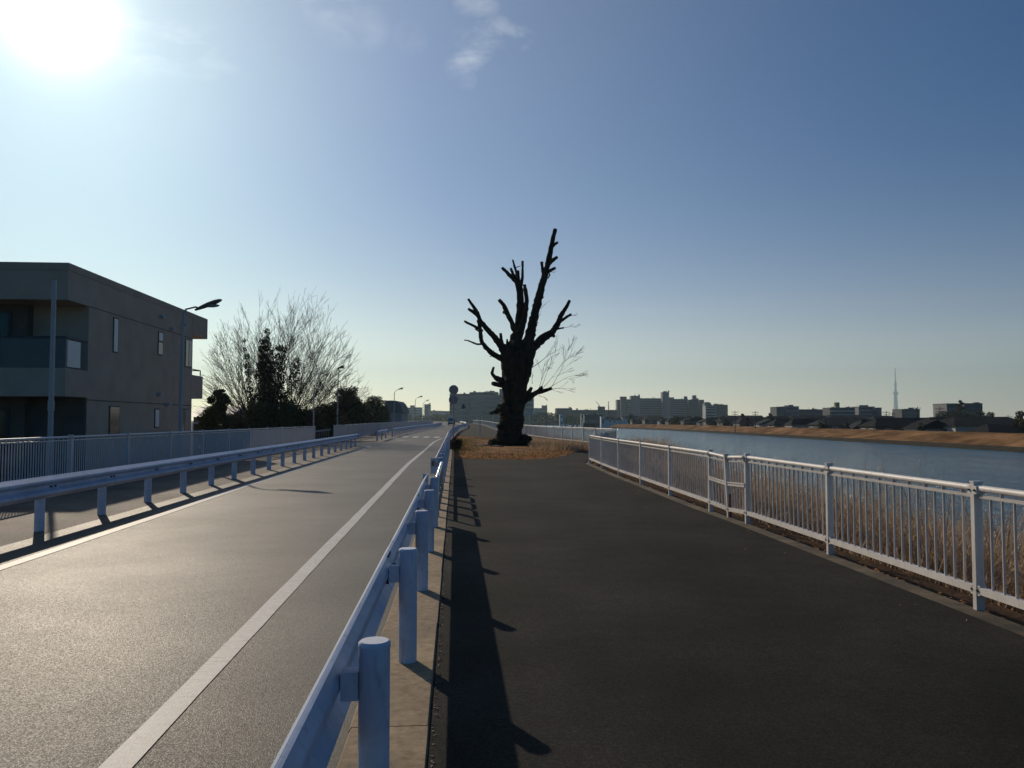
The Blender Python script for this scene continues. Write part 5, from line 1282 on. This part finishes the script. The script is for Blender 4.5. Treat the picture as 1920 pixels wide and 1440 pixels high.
# far wood right of the trunk
cs = []; rs = []
for k in range(70):
    px = random.uniform(985, 1150); Y = random.uniform(800, 880)
    yt = float(np.interp(px, [985, 1000, 1010, 1040, 1070, 1150], [779, 775, 772, 771, 774, 781])) + random.uniform(0, 6)
    q = at(px, yt, Y); cs.append((q.x, q.y, q.z - 3)); rs.append(random.uniform(2.6, 4.2)); cs.append((q.x + 1, q.y - 2, q.z - 7)); rs.append(4.5)
v_, q_ = leaf_quads(cs, rs, 16000, 1.3, .9)
tag(np_mesh('far_wood', v_, q_, MLEAF), 'dark wood on the far shore right of the pollarded tree', 'wood', kind='stuff')
cs = []; rs = []
for k in range(60):
    px = random.uniform(730, 960); Y = random.uniform(950, 1100)
    q = at(px, random.uniform(776, 783), Y); cs.append((q.x, q.y, q.z - 3)); rs.append(random.uniform(3.5, 6))
v_, q_ = leaf_quads(cs, rs, 9000, 1.8, .8)
tag(np_mesh('far_wood', v_, q_, MLEAF), 'hazy line of trees beyond the van at the end of the road', 'wood', kind='stuff')

# sluice, boats, gantry at the river's far end
sl0 = at(1093.5, 793, 446); sl1 = at(1118.5, 793, 446)
sc_ = empty('sluice_gate', (sl0.x, 446, -3.5), 'dark concrete sluice opening at the left end of the far bank', 'sluice')
o = MB(); o.box((sl0.x, 446, -.7 + .5), (sl1.x, 452, .25)); o.build('deck', MW_CONC, sc_)
for x_ in (sl0.x + .4, (sl0.x + sl1.x)/2, sl1.x - .4):
    o = MB(); o.box((x_ - .4, 446.2, -3.7), (x_ + .4, 451.5, -.2)); o.build('pier', MW_DARK, sc_)
o = MB(); o.box((sl0.x, 449.5, -3.7), (sl1.x, 450, -.2)); o.build('gate', MW_DARK, sc_)
o = MB()
for k in range(9):
    x_ = sl0.x + (sl1.x - sl0.x) * k / 8; o.tube([(x_, 446.3, .24), (x_, 446.3, 1.2)], .04, 5)
o.tube([(sl0.x, 446.3, 1.2), (sl1.x, 446.3, 1.2)], .04, 5); o.build('handrail', MPOLE, sc_)
for px, Y, s_, lab in ((1060.5, 470, 3.2, 'white boat moored farthest left before the far shore'), (1074, 455, 3.0, 'white cabin boat moored between the other two boats'), (1082, 440, 2.4, 'small white boat moored next to the sluice')):
    p = at(px, 798, Y); root = empty('boat', (p.x, Y, -3.0), lab, 'boat', 'white boats moored on the river')
    o = MB(); rows = []
    for t_, hw_, zt2 in ((-1, .75, .75), (-.5, .95, .7), (0, 1.0, .75), (.5, .8, .9), (.85, .4, 1.05), (1, .05, 1.15)):
        x_ = p.x + t_ * s_
        rows += [(x_, Y - hw_, -3 + zt2), (x_, Y - hw_ * .6, -3.1), (x_, Y + hw_ * .6, -3.1), (x_, Y + hw_, -3 + zt2)]
    o.add(rows, [(i*4+j, i*4+j+1, i*4+5+j, i*4+4+j) for i in range(5) for j in range(3)] + [(i*4+3, i*4, i*4+4, i*4+7) for i in range(5)] + [(0, 3, 2, 1)]); o.build('hull', MWALLS[3], root)
    o = MB(); o.box((p.x - s_*.35, Y - .6, -2.3), (p.x + s_*.25, Y + .6, -1.25)); o.box((p.x - s_*.4, Y - .65, -1.25), (p.x + s_*.35, Y + .65, -1.15)); o.build('cabin', MWALLS[3], root)
    o = MB(); o.box((p.x - s_*.3, Y - .62, -1.9), (p.x + s_*.2, Y - .605, -1.45)); o.build('cabin_window', MW_BAND, root)
gt0 = at(983, 774.6, 260); gt1 = at(1002, 774.6, 260)
gt = empty('gantry_sign', ((gt0.x+gt1.x)/2, 260, -3.2), 'white flat bar on a white post seen just right of the pollarded trunk', 'gantry')
o = MB(); o.box((gt0.x, 260, gt0.z - .15), (gt1.x, 261.2, gt0.z + .12)); o.build('top_bar', MWALLS[3], gt)
xm = at(992.6, 0, 260).x; o = MB(); o.box((xm - .12, 260.4, -3.2), (xm + .12, 260.8, gt0.z - .152)); o.build('post', MWALLS[3], gt)
for k, (px, yt) in enumerate(((1052.5, 777.5), (1092.5, 777))):
    block('white_kiosk', ('white block-like house left', 'cream block-like house right')[k] + ' among the dark far wood above the boats', px - 3, px + 3, yt, 640, 5, (MWALLS[3], MWALLS[1])[k], 2, 'pale houses before the far wood')
block('white_kiosk', 'white square house above the sluice beside the far houses', 1127, 1134, 782, 500, 6, MWALLS[3], 1)
block('long_shed', 'long dark shed roof above the sluice', 1096, 1130, 778.5, 520, 10, MW_DARK, 1, cat='shed')

# ------------------------------------------------------------------ haze
hz = MB(); hz.box((-9000, -1500, -5), (9000, 10400, 660))
MH = bpy.data.materials.new('haze'); MH.use_nodes = True; t = MH.node_tree; t.nodes.clear()
pv = t.nodes.new('ShaderNodeVolumePrincipled'); mo = t.nodes.new('ShaderNodeOutputMaterial'); t.links.new(pv.outputs[0], mo.inputs['Volume'])
pv.inputs['Density'].default_value = .00013; pv.inputs['Color'].default_value = (.62, .81, .87, 1); pv.inputs['Anisotropy'].default_value = .42
o = hz.build('haze', MH); tag(o, 'pale air haze', kind='stuff')
